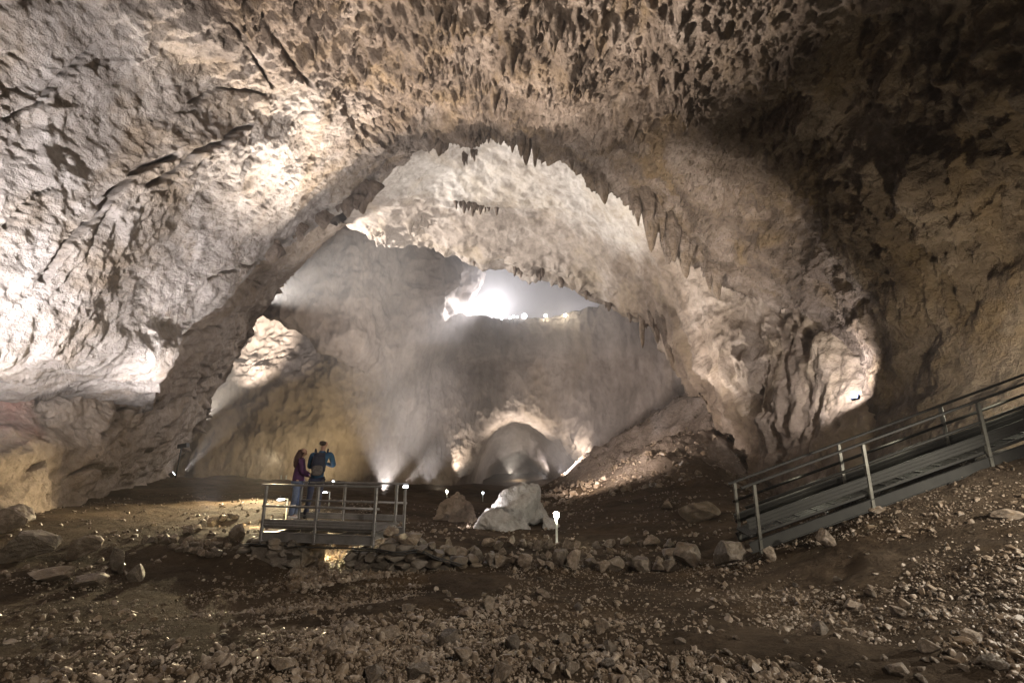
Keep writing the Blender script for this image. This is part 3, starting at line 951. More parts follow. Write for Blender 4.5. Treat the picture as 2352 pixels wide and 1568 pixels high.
M_steel = plain_mat("galvanised_steel", (.30, .29, .285), .45, .75, .3, 5, .002)
M_alu = plain_mat("weathered_aluminium", (.26, .25, .245), .5, .6, .35, 3, .003)
M_ramp = plain_mat("dark_ramp_metal", (.017, .016, .013), .7, .25, .35, 4, .003)
M_ramp_post = plain_mat("ramp_post_metal", (.10, .095, .08), .5, .6, .35, 6, .002)
M_dark = plain_mat("dark_housing", (.03, .03, .032), .5, .2, .3, 12)
M_cable = plain_mat("cable_rubber", (.02, .019, .018), .6, 0, .3, 20)
M_cool = light_mat("cool_lamp_glass", (.86, .92, 1.0), 14)
M_blue = light_mat("blue_lamp_glass", (.45, .55, 1.0), 6)
M_warm = light_mat("warm_lamp_glass", (1.0, .93, .72), 160)
M_post = plain_mat("pale_post_paint", (.74, .77, .72), .45, .1, .2, 6)

# ---- where the ground is seen
def ground_hit(px, py, dmin=1.5, dmax=80):
    d = np.exp(np.linspace(math.log(dmin), math.log(dmax), 500))
    xc = (px - 1176.0) / FPX
    yc = (784.0 - py) / FPX
    ry, rz = CP - yc * SP, SP + yc * CP
    x, z = xc / ry * d, CZ + rz / ry * d
    below = z < ground_z(x, d, False)
    i = int(np.argmax(below)) if below.any() else len(d) - 1
    return np.array([x[i], d[i], float(ground_z(x[i], d[i])[0])])


def m_per_px(pt):
    """metres of one 2352-px picture unit at a point"""
    return (pt[1] * CP + (pt[2] - CZ) * SP) / FPX


# ---- stones
def ico(sub):
    bm = bmesh.new()
    bmesh.ops.create_icosphere(bm, subdivisions=sub, radius=1.0)
    v = np.array([x.co[:] for x in bm.verts])
    f = np.array([[q.index for q in x.verts] for x in bm.faces])
    bm.free()
    return v, f


def rock_verts(v, seed, cuts=8, rough=.18, flat=.0):
    r = np.random.default_rng(seed)
    v = v * (1 + rough * fbm(v * 1.1 + seed * 7.3, 3, seed))[:, None]
    for k in range(cuts):
        n = r.normal(size=3)
        n /= np.linalg.norm(n)
        dd = r.uniform(.36, .78)
        over = np.clip(v @ n - dd, 0, None)
        v = v - over[:, None] * n * .93
    v = v * (1 + .09 * fbm(v * 3 + seed, 4, seed + 5) + .07 * fbm(v * 8, 3, seed + 6))[:, None]
    return v / np.abs(v).max()


ICO = {k: ico(k) for k in (1, 2, 3, 4, 5)}
PROTO_HI = [rock_verts(ICO[4][0], 100 + k, 13, .30) for k in range(14)]
PROTO_MID = [rock_verts(ICO[2][0], 200 + k, 7) for k in range(10)]
PROTO_LO = [rock_verts(ICO[1][0], 300 + k, 5) for k in range(8)]


def rot_matrices(n, rng, tilt=1.0):
    q = rng.normal(size=(n, 4))
    q[:, 1:3] *= tilt
    q /= np.linalg.norm(q, axis=1, keepdims=True)
    w, x, y, z = q.T
    return np.stack([np.stack([1 - 2 * (y * y + z * z), 2 * (x * y - z * w), 2 * (x * z + y * w)], -1),
                     np.stack([2 * (x * y + z * w), 1 - 2 * (x * x + z * z), 2 * (y * z - x * w)], -1),
                     np.stack([2 * (x * z - y * w), 2 * (y * z + x * w), 1 - 2 * (x * x + y * y)], -1)], 1)


def scatter_mesh(pos, size, protos, tri, rng, squash=(1.0, .8, .6)):
    n = len(pos)
    Rm = rot_matrices(n, rng, .6)
    sc = size[:, None] * np.array(squash) * rng.uniform(.75, 1.25, (n, 3))
    pick = rng.integers(0, len(protos), n)
    base = np.stack(protos)[pick]                       # n, V, 3
    v = np.einsum('nij,nvj->nvi', Rm, base * sc[:, None, :]) + pos[:, None, :]
    nv = base.shape[1]
    f = tri[None] + (np.arange(n) * nv)[:, None, None]
    return v.reshape(-1, 3), f.reshape(-1, 3)


STONE_ME = []
for k, v_ in enumerate(PROTO_HI):
    o_ = mesh_obj("stone_shape", v_, ICO[4][1], M_stone, smooth_shade=False)
    STONE_ME.append(o_.data)
    bpy.data.objects.remove(o_)


def stone(name, label, cat, pt, half, group=None, mat=None, seed=None, sink=.25, rz=None, tilt=.35):
    """a single rock: half = half extents in metres"""
    r = np.random.default_rng(seed if seed is not None else int(abs(pt[0] * 971 + pt[1] * 331)))
    o = bpy.data.objects.new(name, STONE_ME[int(r.integers(0, len(STONE_ME)))])
    o.scale = half
    o.location = (pt[0], pt[1], pt[2] + half[2] * (1 - sink) * .85)
    o.rotation_euler = (r.uniform(-tilt, tilt), r.uniform(-tilt, tilt), r.uniform(0, 6.28) if rz is None else rz)
    COL.objects.link(o)
    return tag(o, label, cat, group)


def stone_px(name, label, cat, px, py, wpx, hpx, group=None, d=None, sink=.2, rz=None, tilt=.3, seed=None):
    """rock whose foot is seen at (px, py), wpx wide and hpx high in the picture"""
    pt = ground_hit(px, py) if d is None else P(px, py, d)
    k = m_per_px(pt)
    return stone(name, label, cat, pt, (wpx * k * .56, wpx * k * .50, hpx * k * .62), group, sink=sink, rz=rz, tilt=tilt, seed=seed)


# ------------------------------------------------------------------ viewing platform
ZD = CZ - 1.6
NL, NR = np.array([-5.17, 10.05, ZD]), np.array([-2.66, 9.55, ZD])
WV = np.array([.185, .93, 0])
UP = np.array([0, 0, 1.0])


def rail_side(root, o, a, b, posts, rail_h, drop, M_alu, toe=(.005, .15), mid=.40, over=.06, beam=True, post_m=None):
    """posts, hand rail, middle rail, toe board and side beam of a walkway edge from a to b (deck height)"""
    post_m = post_m or M_steel
    d = b - a
    L = np.linalg.norm(d)
    d = d / L
    for t in posts:
        p_ = a + d * L * t
        MB(o).bar(p_ - UP * drop, p_ + UP * (rail_h - .02), .055, .055, up=d).build("post", post_m, root)
    MB(o).bar(a - d * over + UP * rail_h, b + d * over + UP * rail_h, .085, .035).build("handrail", M_alu, root)
    MB(o).tube([a - d * over * .3 + UP * mid, (a + b) / 2 + UP * mid, b + d * over * .8 + UP * mid], .024, 10).build("middle_rail", M_alu, root, True)
    tb = MB(o)
    hgt = toe[1] - toe[0]
    for k in range(3):                         # the board is three shallow profiled strips
        z0 = toe[0] + hgt * (k + .5) / 3
        tb.bar(a + UP * z0, b + UP * z0, .028, hgt / 3 - .004, bev=.3)
    tb.bar(a + UP * (toe[0] + hgt / 2), b + UP * (toe[0] + hgt / 2), .018, hgt)
    tb.build("toe_board", M_alu, root)
    if beam:
        bm_ = MB(o)
        bm_.bar(a - UP * .185, b - UP * .185, .016, .17)
        bm_.bar(a - UP * .104, b - UP * .104, .06, .014)
        bm_.bar(a - UP * .266, b - UP * .266, .06, .014)
        bm_.build("side_beam", M_alu, root)


def grating(root, o, a, b, w, n_long=None, pitch=.034, thick=.03):
    """open grating deck: bearing bars across, thin bars along"""
    d = b - a
    L = np.linalg.norm(d)
    d = d / L
    wn = w / np.linalg.norm(w)
    g_ = MB(o)
    n = int(L / pitch)
    for i in range(n + 1):
        p_ = a + d * L * i / n
        g_.bar(p_ - UP * .015, p_ + w - UP * .015, .009, thick, bev=.05)
    for k in range(11):
        p_ = a + w * k / 10
        g_.bar(p_ - UP * .006, p_ + d * L - UP * .006, .007, .010, bev=.05)
    for k in (0, 1):
        p_ = a + w * k
        g_.bar(p_ - UP * .02, p_ + d * L - UP * .02, .012, .045, bev=.05)
    return g_.build("grating_deck", M_steel, root)


pl = thing("viewing_platform", "small grey metal viewing platform with railings where two visitors stand", "platform", (NL + NR + WV) / 2 + [0, 0, -.28])
o_ = np.array(pl.location)
dl = (NR - NL) / np.linalg.norm(NR - NL)
grating(pl, o_, NL, NR + dl * .02, WV)
off = -WV / np.linalg.norm(WV) * .05
rail_side(pl, o_, NL + off, NR + off, (.012, .485, .985), .82, .30, M_alu)
off = -off
rail_side(pl, o_, NL + WV + off + dl * .12, NR + WV + off + dl * .12, (.0, .43, .92, 1.0), .80, .22, M_alu, toe=(.02, .15))
for t in (.08, .36, .64, .92):
    p_ = NL + (NR - NL) * t - UP * .19
    MB(o_).bar(p_, p_ + WV, .06, .12).build("cross_beam", M_steel, pl)

# ------------------------------------------------------------------ ramp on the right
A0 = np.array([4.21, 8.30, CZ - 1.42])
A1 = np.array([7.77, 7.67, CZ - .06])
RD = (A1 - A0)
WR = np.array([.18, .80, 0])
rs0, rs1 = A0 - RD * .045, A0 + RD * 1.75
rp = thing("walkway_ramp", "sloping metal walkway ramp with railings climbing over the scree beside the wall", "ramp", A0 + [0, 0, -.3])
o_ = np.array(rp.location)
off = -WR / np.linalg.norm(WR) * .05
L_ = np.linalg.norm(rs1 - rs0)


def at(t):
    return (t * np.linalg.norm(RD) + .045 * np.linalg.norm(RD)) / L_


rail_side(rp, o_, rs0 + off, rs1 + off, (at(0), at(.497), at(1.0), at(1.5)), .80, .33, M_ramp, toe=(.10, .27), mid=.46, post_m=M_ramp_post)
off = -off
rail_side(rp, o_, rs0 + WR + off, rs1 + WR + off, (at(-.03), at(.5), at(1.0), at(1.5)), .80, .25, M_ramp, toe=(.06, .23), mid=.46, post_m=M_ramp_post)
dk = MB(o_)
rdn = (rs1 - rs0) / L_
nrm = np.cross(rdn, WR / np.linalg.norm(WR))
nrm = nrm if nrm[2] > 0 else -nrm
dk.bar((rs0 + WR / 2) - nrm * .02, (rs1 + WR / 2) - nrm * .02, np.linalg.norm(WR), .035, up=nrm, bev=.05)
n = int(L_ / .30)
for i in range(1, n):                          # raised foot cleats
    p_ = rs0 + rdn * L_ * i / n + nrm * .008
    dk.bar(p_ + WR * .05, p_ + WR * .95, .035, .02, up=nrm)
for i in range(0, n * 6):
    p_ = rs0 + rdn * L_ * i / (n * 6) + nrm * .001
    dk.bar(p_ + WR * .03, p_ + WR * .97, .012, .008, up=nrm)
dk.build("deck", M_ramp, rp)

# ------------------------------------------------------------------ dry stone abutments under the platform
M_wallstone = rock_mat("wall_stone", (.05, .04, .03), (.12, .10, .08), (.24, .205, .175), 1.6, .08, 22, .6, (.18, .12, .06), .4, 1.0, False, .4)


def dry_wall(name, label, line, top, bottom, depth, seed, back=None):
    """courses of rough stones along a ground line (list of xy), with a rubble core behind"""
    rng = np.random.default_rng(seed)
    line = np.array(line, float)
    seg = np.linalg.norm(np.diff(line, axis=0), axis=1)
    cum = np.concatenate([[0], np.cumsum(seg)])
    V, F, nv = [], [], 0
    for layer in (0, 1):
        z = bottom
        while True:
            h = rng.uniform(.13, .25)
            s_ = rng.uniform(-.1, .1)
            placed = False
            while s_ < cum[-1]:
                ln = rng.uniform(.17, .42)
                m = min(max(s_ + ln / 2, 0), cum[-1])
                tz = np.interp(m, cum, top)
                if z + h * .55 < tz:
                    x = np.interp(m, cum, line[:, 0])
                    y = np.interp(m, cum, line[:, 1])
                    i = min(int(np.searchsorted(cum, m, 'right') - 1), len(seg) - 1)
                    t = (line[i + 1] - line[i]) / seg[i]
                    nr = np.array([-t[1], t[0]])
                    dp = .12 + layer * .34 + rng.uniform(-.05, .05)
                    base = PROTO_HI3[rng.integers(0, len(PROTO_HI3))]
                    sc = np.array([ln * .60, .20, h * .62]) * rng.uniform(.9, 1.1, 3)
                    a = rng.uniform(-.25, .25)
                    b = rng.uniform(-.2, .2)
                    v = base * sc
                    ca, sa = math.cos(b), math.sin(b)
                    v = np.stack([v[:, 0] * ca - v[:, 2] * sa, v[:, 1], v[:, 0] * sa + v[:, 2] * ca], -1)
                    tt = np.array([t[0] * math.cos(a) - t[1] * math.sin(a), t[0] * math.sin(a) + t[1] * math.cos(a)])
                    nn = np.array([-tt[1], tt[0]])
                    w = np.stack([v[:, 0] * tt[0] + v[:, 1] * nn[0] + x + nr[0] * dp,
                                  v[:, 0] * tt[1] + v[:, 1] * nn[1] + y + nr[1] * dp,
                                  v[:, 2] + z + h / 2], -1)
                    V.append(w)
                    F.append(ICO[3][1] + nv)
                    nv += len(w)
                    placed = True
                s_ += ln * .95
            z += h * .93
            if not placed or z > max(top):
                break
    # rubble core
    m = MB()
    for i in range(len(seg)):
        t = (line[i + 1] - line[i]) / seg[i]
        nr = np.array([-t[1], t[0]])
        tz = min(top[i], top[i + 1]) - .10
        a = np.array([*(line[i] + nr * (.2 + depth / 2)), (tz + bottom) / 2])
        b = np.array([*(line[i + 1] + nr * (.2 + depth / 2)), (tz + bottom) / 2])
        m.bar(a, b, depth, tz - bottom)
    cv = np.concatenate(m.v)
    cf = np.array(m.f[4]) + nv
    o = mesh_obj(name, np.concatenate(V + [cv]), [np.concatenate(F), cf], M_wallstone, smooth_shade=False)
    return tag(o, label, "stone wall")


PROTO_HI3 = [rock_verts(ICO[3][0], 400 + k, 7, .26) for k in range(12)]
zt = ZD - .29
dry_wall("stone_abutment", "dark dry stone abutment under the left end of the platform", [(-5.95, 10.25), (-5.3, 9.98), (-4.3, 9.76), (-4.12, 10.7)],
         [zt - .12, zt, zt, zt], zt - 1.05, .8, 5)
dry_wall("stone_abutment", "dry stone abutment under the right end of the platform running on as a low wall", [(-3.12, 10.5), (-3.26, 9.62), (-2.3, 9.42), (-1.55, 9.65), (-.9, 9.95), (-.25, 10.2)],
         [zt - .1, zt - .12, zt, zt - .02, zt - .28, zt - .45], zt - 1.0, .7, 6)

# ------------------------------------------------------------------ two visitors
M_skin = plain_mat("skin", (.36, .21, .15), .6, 0, .12, 9)
M_blue_jacket = plain_mat("blue_jacket", (.012, .060, .13), .7, 0, .25, 14, .004)
M_navy = plain_mat("navy_trousers", (.018, .022, .05), .8, 0, .3, 18, .003)
M_purple = plain_mat("purple_jacket", (.062, .015, .070), .75, 0, .25, 14, .004)
M_jeans = plain_mat("washed_jeans", (.13, .165, .26), .8, 0, .3, 10, .003)
M_hair_red = plain_mat("auburn_hair", (.055, .022, .018), .6, 0, .4, 30, .006)
M_hair_brown = plain_mat("brown_hair", (.028, .016, .011), .6, 0, .4, 40, .003)
M_shoe = plain_mat("dark_shoes", (.03, .03, .035), .6, 0, .3, 12)
M_shoe_w = plain_mat("pale_shoes", (.45, .42, .42), .6, 0, .3, 12)
M_pack = plain_mat("navy_backpack", (.012, .014, .032), .7, 0, .3, 12, .004)
M_pack_w = plain_mat("grey_backpack_pocket", (.10, .085, .08), .8, 0, .5, 30, .004)


def skin_obj(name, nodes, edges, mat, parent, root=0, sub=2):
    me = bpy.data.meshes.new(name)
    me.from_pydata([n[0] for n in nodes], edges, [])
    o = bpy.data.objects.new(name, me)
    COL.objects.link(o)
    o.parent = parent
    md = o.modifiers.new("skin", 'SKIN')
    md.branch_smoothing = .35
    if not me.skin_vertices:
        bpy.context.view_layer.objects.active = o
    sv = me.skin_vertices[0].data
    for i, n in enumerate(nodes):
        r = n[1]
        sv[i].radius = (r, r) if np.isscalar(r) else r
        sv[i].use_root = (i == root)
    ss = o.modifiers.new("smooth", 'SUBSURF')
    ss.levels = sub
    ss.render_levels = sub
    # bake so the mesh stays plain geometry
    dg = bpy.context.evaluated_depsgraph_get()
    nm = bpy.data.meshes.new_from_object(o.evaluated_get(dg))
    o.modifiers.clear()
    o.data = nm
    nm.name = name
    nm.materials.clear()
    nm.materials.append(mat)
    nm.polygons.foreach_set("use_smooth", np.ones(len(nm.polygons), dtype=bool))
    return o


def chain(nodes, edges, start, pts):
    """append a chain of (co, r) after node index start (None begins a new one)"""
    prev = start
    for p_ in pts:
        nodes.append(p_)
        if prev is not None:
            edges.append((prev, len(nodes) - 1))
        prev = len(nodes) - 1
    return prev


def person(name, label, loc, rz, J, mats, woman=False, group=None):
    """J: joints in metres, x right, y away from the viewer, z up"""
    root = thing(name, label, "person", loc, group, rz)
    skin_m, top_m, leg_m, shoe_m, hair_m = mats
    k = .9 if woman else 1.0
    V3 = lambda a: tuple(float(c) for c in a)
    pel, chest, neck, head = [np.array(J[q], float) for q in ("pelvis", "chest", "neck", "head")]
    fwd = np.array(J["face"], float)
    fwd /= np.linalg.norm(fwd)
    side = np.cross(fwd, UP)
    side /= np.linalg.norm(side)

    def mix(a, b, t):
        return V3(np.array(a) * (1 - t) + np.array(b) * t)
    # the body under the clothes: one continuous surface
    N, E = [], []
    b0 = chain(N, E, None, [(V3(pel), .085 * k)])
    ch = chain(N, E, b0, [(mix(pel, chest, .5), .080 * k), (V3(chest), .090 * k)])
    nk = chain(N, E, ch, [(mix(chest, neck, .75), .075 * k), (V3(neck), .052 * k)])
    hd = chain(N, E, nk, [(V3(head - UP * .07 + fwd * .012), .070), (V3(head), .084), (V3(head + UP * .062 - fwd * .012), .066)])
    hid = hd - 1
    chain(N, E, hid, [(V3(head + fwd * .088 - UP * .022), .016)])                    # nose
    chain(N, E, hid, [(V3(head + fwd * .078 - UP * .062), .018)])                    # mouth and chin
    for sg in (-1, 1):
        chain(N, E, hid, [(V3(head + side * sg * .088 - UP * .015), .016)])          # ear
    for s_ in ("l", "r"):
        sh, el, ha = [np.array(J[q + s_], float) for q in ("shoulder", "elbow", "hand")]
        wr = chain(N, E, ch, [(V3(sh), .044 * k), (mix(sh, el, .5), .036 * k), (V3(el), .031 * k), (mix(el, ha, .55), .029 * k), (V3(ha), .026 * k)])
        dv = (ha - el) / np.linalg.norm(ha - el)
        sd = np.cross(dv, UP)
        sd /= np.linalg.norm(sd)
        pm = chain(N, E, wr, [(V3(ha + dv * .05), .034 * k)])
        for q in range(4):                                                            # four fingers, slightly curled
            o1 = ha + dv * .09 + sd * (.024 * (q - 1.5))
            ln = (.030, .036, .034, .026)[q]
            chain(N, E, pm, [(V3(o1), .0095), (V3(o1 + dv * ln - UP * .008), .0088), (V3(o1 + dv * ln * 1.7 - UP * .026), .0075)])
        tsd = 1 if s_ == "l" else -1
        chain(N, E, wr, [(V3(ha + dv * .035 + sd * .034 * tsd + UP * .006), .011), (V3(ha + dv * .075 + sd * .042 * tsd + UP * .004), .009)])
        hp, kn, an = [np.array(J[q + s_], float) for q in ("hip", "knee", "ankle")]
        toe = np.array(J["toe" + s_], float)
        chain(N, E, b0, [(V3(hp), .062 * k), (mix(hp, kn, .55), .050 * k), (V3(kn), .040 * k), (mix(kn, an, .4), .038 * k), (V3(an), .034 * k), (V3(toe), .030)])
    skin_obj("body", N, E, skin_m, root)
    # jacket
    N, E = [], []
    hem = pel - UP * .13 * k
    wide = (.165 * k, .125 * k) if not woman else (.150, .125)
    b0 = chain(N, E, None, [(V3(hem), wide), (V3(pel + UP * .05), (.155 * k, .118 * k)), (mix(pel, chest, .62), (.148 * k, .118 * k))])
    ch = chain(N, E, b0, [(V3(chest), (.165 * k, .130 * k))])
    chain(N, E, ch, [(mix(chest, neck, .72), .098 * k), (mix(chest, neck, .98), .070 * k)])
    for s_ in ("l", "r"):
        sh, el, ha = [np.array(J[q + s_], float) for q in ("shoulder", "elbow", "hand")]
        chain(N, E, ch, [(V3(sh), .082 * k), (mix(sh, el, .5), .066 * k), (V3(el), .060 * k), (mix(el, ha, .6), .050 * k), (mix(el, ha, .95), .043 * k)])
    skin_obj("jacket", N, E, top_m, root)
    # trousers
    N, E = [], []
    b0 = chain(N, E, None, [(V3(pel - UP * .02), (.140 * k, .115 * k))])
    for s_ in ("l", "r"):
        hp, kn, an = [np.array(J[q + s_], float) for q in ("hip", "knee", "ankle")]
        fl = 1.22 if woman else 1.0
        chain(N, E, b0, [(V3(hp - UP * .03), .100 * k), (mix(hp, kn, .55), .084 * k), (V3(kn), .068 * k * fl ** .5), (mix(kn, an, .5), .064 * k * fl), (V3(an + UP * -.01), .060 * k * fl)])
    skin_obj("trousers", N, E, leg_m, root)
    for s_ in ("l", "r"):
        an, toe = np.array(J["ankle" + s_], float), np.array(J["toe" + s_], float)
        dv = toe - an
        dv[2] = 0
        dv /= np.linalg.norm(dv)
        N, E = [], []
        zf = an * [1, 1, 0]
        chain(N, E, None, [(V3(zf - dv * .07 + UP * .042), (.040, .040)), (V3(zf + dv * .03 + UP * .045), (.046, .042)), (V3(zf + dv * .11 + UP * .036), (.046, .032)), (V3(zf + dv * .17 + UP * .030), (.036, .024))])
        skin_obj("shoe", N, E, shoe_m, root, sub=2)
    # hair
    N, E = [], []
    if woman:
        h0 = chain(N, E, None, [(V3(head + UP * .055 - fwd * .012), .085)])
        h1 = chain(N, E, h0, [(V3(head - fwd * .045 + UP * .0), .098), (V3(head - fwd * .085 - UP * .09), .088), (V3(head - fwd * .125 - UP * .19), .080), (V3(head - fwd * .145 - UP * .29), .060), (V3(head - fwd * .15 - UP * .36), .034)])
        for sg in (-1, 1):
            chain(N, E, h0, [(V3(head + side * sg * .05 - fwd * .03 + UP * .02), .058), (V3(head + side * sg * .065 - fwd * .07 - UP * .08), .042)])
    else:
        h0 = chain(N, E, None, [(V3(head + UP * .060 - fwd * .016), .078), (V3(head + UP * .008 - fwd * .030), .091), (V3(head - UP * .058 - fwd * .034), .080)])
    ho = skin_obj("hair", N, E, hair_m, root)
    co = np.array([v.co[:] for v in ho.data.vertices])
    nm_ = (co - co.mean(0)) / np.linalg.norm(co - co.mean(0), axis=1, keepdims=True)
    co = co + nm_ * ((.022 if woman else .004) * fbm(co * 28, 3, 77))[:, None]
    ho.data.vertices.foreach_set("co", co.astype(np.float32).ravel())
    return root


view_az = math.radians(23)
man_loc = P(716, 1189, 11.05)
man_loc[2] = ZD
J_man = dict(pelvis=(.03, .0, .93), chest=(.085, .0, 1.30), neck=(.105, .015, 1.53), head=(.115, .035, 1.675), face=(.62, .74, .12),
             shoulderl=(-.105, .03, 1.43), elbowl=(-.155, .13, 1.13), handl=(-.02, .36, 1.16),
             shoulderr=(.285, -.02, 1.43), elbowr=(.385, .12, 1.15), handr=(.21, .36, 1.20),
             hipl=(-.07, 0, .86), kneel=(-.085, .05, .48), anklel=(-.145, .0, .08), toel=(-.13, .17, .03),
             hipr=(.125, 0, .86), kneer=(.115, .05, .48), ankler=(.105, .04, .08), toer=(.17, .20, .03))
person("person", "man in a blue jacket and dark trousers with a backpack looking up from the platform", man_loc, view_az, J_man,
       (M_skin, M_blue_jacket, M_navy, M_shoe, M_hair_brown))
wom_loc = P(674, 1189, 11.0)
wom_loc[2] = ZD
J_wom = dict(pelvis=(.02, .0, .86), chest=(.02, .0, 1.17), neck=(.035, .01, 1.375), head=(.06, .02, 1.50), face=(.86, .48, .10),
             shoulderl=(.06, .15, 1.29), elbowl=(.12, .22, 1.03), handl=(.27, .16, .95),
             shoulderr=(.03, -.15, 1.29), elbowr=(.09, -.16, 1.02), handr=(.24, -.03, .92),
             hipl=(.03, .08, .79), kneel=(.045, .08, .44), anklel=(.055, .10, .08), toel=(.20, .16, .03),
             hipr=(.01, -.08, .79), kneer=(-.015, -.07, .44), ankler=(-.065, -.08, .08), toer=(.08, -.03, .03))
person("person", "woman with long auburn hair in a purple jacket and pale jeans", wom_loc, view_az, J_wom,
       (M_skin, M_purple, M_jeans, M_shoe_w, M_hair_red), True)

# backpack worn by the man
bp = thing("backpack", "dark navy backpack with a paler front pocket on the man's back", "backpack", man_loc + [0, 0, 1.0], rz=view_az)


def soft_box(name, c, half, mat, parent, seed, power=3.2):
    v = ICO[4][0].copy()
    q = np.abs(v) ** power
    v = v / (q.sum(1, keepdims=True) ** (1 / power))
    v = v * np.array(half) * (1 + .07 * fbm(v * 2.4 + seed, 3, seed))[:, None] + np.array(c)
    return mesh_obj(name, v, ICO[4][1], mat, parent)


soft_box("bag", (.035, -.205, .20), (.145, .10, .25), M_pack, bp, 3)
soft_box("pocket", (.02, -.30, .07), (.115, .045, .115), M_pack_w, bp, 4)
soft_box("lid", (.045, -.215, .41), (.12, .085, .055), M_pack, bp, 5)
for sg in (-1, 1):
    xs = .085 + sg * .115
    MB().tube([(xs, -.12, .46), (xs + sg * .02, -.03, .535), (xs + sg * .02, .09, .50), (xs + sg * .01, .155, .34), (xs - sg * .01, .13, .16), (xs - sg * .02, -.08, .04)], [.018, .022, .024, .022, .016, .014], 8).build("strap", M_pack, bp, True)
MB().tube([(-.10, -.27, -.06), (-.12, -.28, -.16), (-.115, -.27, -.27)], [.010, .007, .009], 6).build("strap", M_pack, bp, True)

# ------------------------------------------------------------------ lamps one can see
def lens_box(root, o, c, aim, w, h, dep, lens):
    """floodlight head: housing, glass and bracket"""
    c, aim = np.array(c, float), np.array(aim, float)
    d = aim / np.linalg.norm(aim)
    MB(o).bar(c - d * dep, c, w, h, up=(0, 0, 1) if abs(d[2]) < .9 else (1, 0, 0)).build("housing", M_dark, root)
    MB(o).bar(c + d * .002, c + d * .02, w * .86, h * .82, up=(0, 0, 1) if abs(d[2]) < .9 else (1, 0, 0)).build("lens", lens, root)
    MB(o).tube([c - d * dep * .5 - UP * (h * .5 + .1), c - d * dep * .5 - UP * h * .3], .015, 6).build("bracket", M_steel, root)


t = thing("lamp_post", "small white path lamp post shining over ochre stones by the low stone row", "lamp", ground_hit(1279, 1253))
b_ = np.array(t.location)
kk = m_per_px(b_)
hh = 67 * kk
MB(b_).lathe(b_, [(.045, -.08), (.045, .02), (.030, .03), (.030, hh * .55), (.036, hh * .56), (.036, hh * .92)], 12).build("pole", M_post, t, True)
MB(b_).lathe(b_ + UP * hh * .92, [(.046, 0), (.070, .02), (.076, .08), (.06, .13), (.0, .16)], 14).build("lamp_head", M_warm, t, True)
LAMP_TOP = b_ + UP * (hh * .92 + .06)

t = thing("floodlight", "bluish floodlight fixed in a bright hollow of the right wall", "floodlight", P(1962, 910, 18.0))
lens_box(t, np.array(t.location), t.location, (-.75, -.35, .45), .30, .2, .12, M_blue)

t = thing("floodlight", "floodlight at the foot of the left wall throwing a beam through the mist", "floodlight", P(398, 1087, 35.5))
lens_box(t, np.array(t.location), t.location, (.6, .6, .75), .5, .34, .25, M_cool)

t = thing("floodlight", "floodlight under the far handrail at the right end of the platform", "floodlight", NR + WV + dl * .14 + UP * .74)
lens_box(t, np.array(t.location), t.location, (.2, -.55, .25), .12, .06, .10, M_cool)

t = thing("strip_light", "small blue light under the far handrail beside the man", "light", NL + WV + dl * .42 + UP * .755)
o_ = np.array(t.location)
MB(o_).bar(o_ - dl * .05, o_ + dl * .05, .03, .022).build("housing", M_dark, t)
MB(o_).bar(o_ - dl * .045 - UP * .014, o_ + dl * .045 - UP * .014, .026, .008).build("lens", M_blue, t)


def path_lamp(px, py_top, py_foot, d, label, disc=True, lens=None, group="small path lamps on the cave floor"):
    foot = P(px, py_foot, d)
    foot[2] = min(foot[2], float(ground_z(foot[0], foot[1])[0]) + .05)
    topp = P(px, py_top, d)
    t = thing("path_lamp", label, "lamp", foot, group)
    o = np.array(t.location)
    h = topp[2] - foot[2]
    r = max(.02, .9 * m_per_px(foot))
    MB(o).tube([o - UP * .1, o + UP * h * .5, o + UP * h], r, 8).build("pole", M_post, t, True)
    if disc:
        MB(o).bar(o + UP * h, o + UP * h + np.array([-.20, 0, .0]), .03, .02).build("arm", M_post, t)
        MB(o).lathe(o + UP * (h - .02) + np.array([-.20, 0, 0]), [(.02, -.02), (.10, -.012), (.09, .012), (.02, .03)], 14).build("lamp_head", lens or M_cool, t, True)
    else:
        rr = max(.06, 2.2 * m_per_px(foot))
        MB(o).lathe(o + UP * h, [(rr * .5, -rr * .3), (rr, rr * .3), (rr, rr * 1.2), (rr * .3, rr * 1.8)], 10).build("lamp_head", lens or M_cool, t, True)


path_lamp(657, 1145, 1185, 13.6, "low path lamp with a disc head left behind the visitors' legs")
path_lamp(756, 1129, 1152, 19.0, "small path lamp with a bent arm behind the man's legs")
path_lamp(764, 1107, 1120, 40.0, "tiny round path lamp just right of the man", False)
path_lamp(1109, 1133, 1146, 36.0, "tiny path lamp between the dark mound and the white boulder", False)
path_lamp(1026, 1130, 1146, 38.0, "tiny path lamp above the dark mound", False, M_warm)

t = thing("floodlight_mast", "thin dark mast with a box lamp beside the left wall's floodlight", "mast", P(404, 1092, 34.8))
b_ = np.array(t.location)
tp = P(417, 1028, 34.8)
MB(b_).tube([b_ - UP * .3, (b_ + tp) / 2, tp], .05, 6).build("pole", M_dark, t, True)
MB(b_).bar(tp + [-.25, 0, .1], tp + [.45, 0, .22], .35, .3).build("housing", M_dark, t)

t = thing("railing", "distant lit railing end with two posts behind the woman", "railing", P(650, 1117, 40))
b_ = np.array(t.location)
for px in (645.5, 657.0):
    a_, c_ = P(px - 1, 1117, 40), P(px + .5, 1091, 40)
    MB(b_).bar(a_, c_, .09, .09, up=(1, 0, 0)).build("post", M_post, t)
MB(b_).bar(P(645, 1103, 40), P(657, 1103, 40), .06, .05).build("rail", M_post, t)

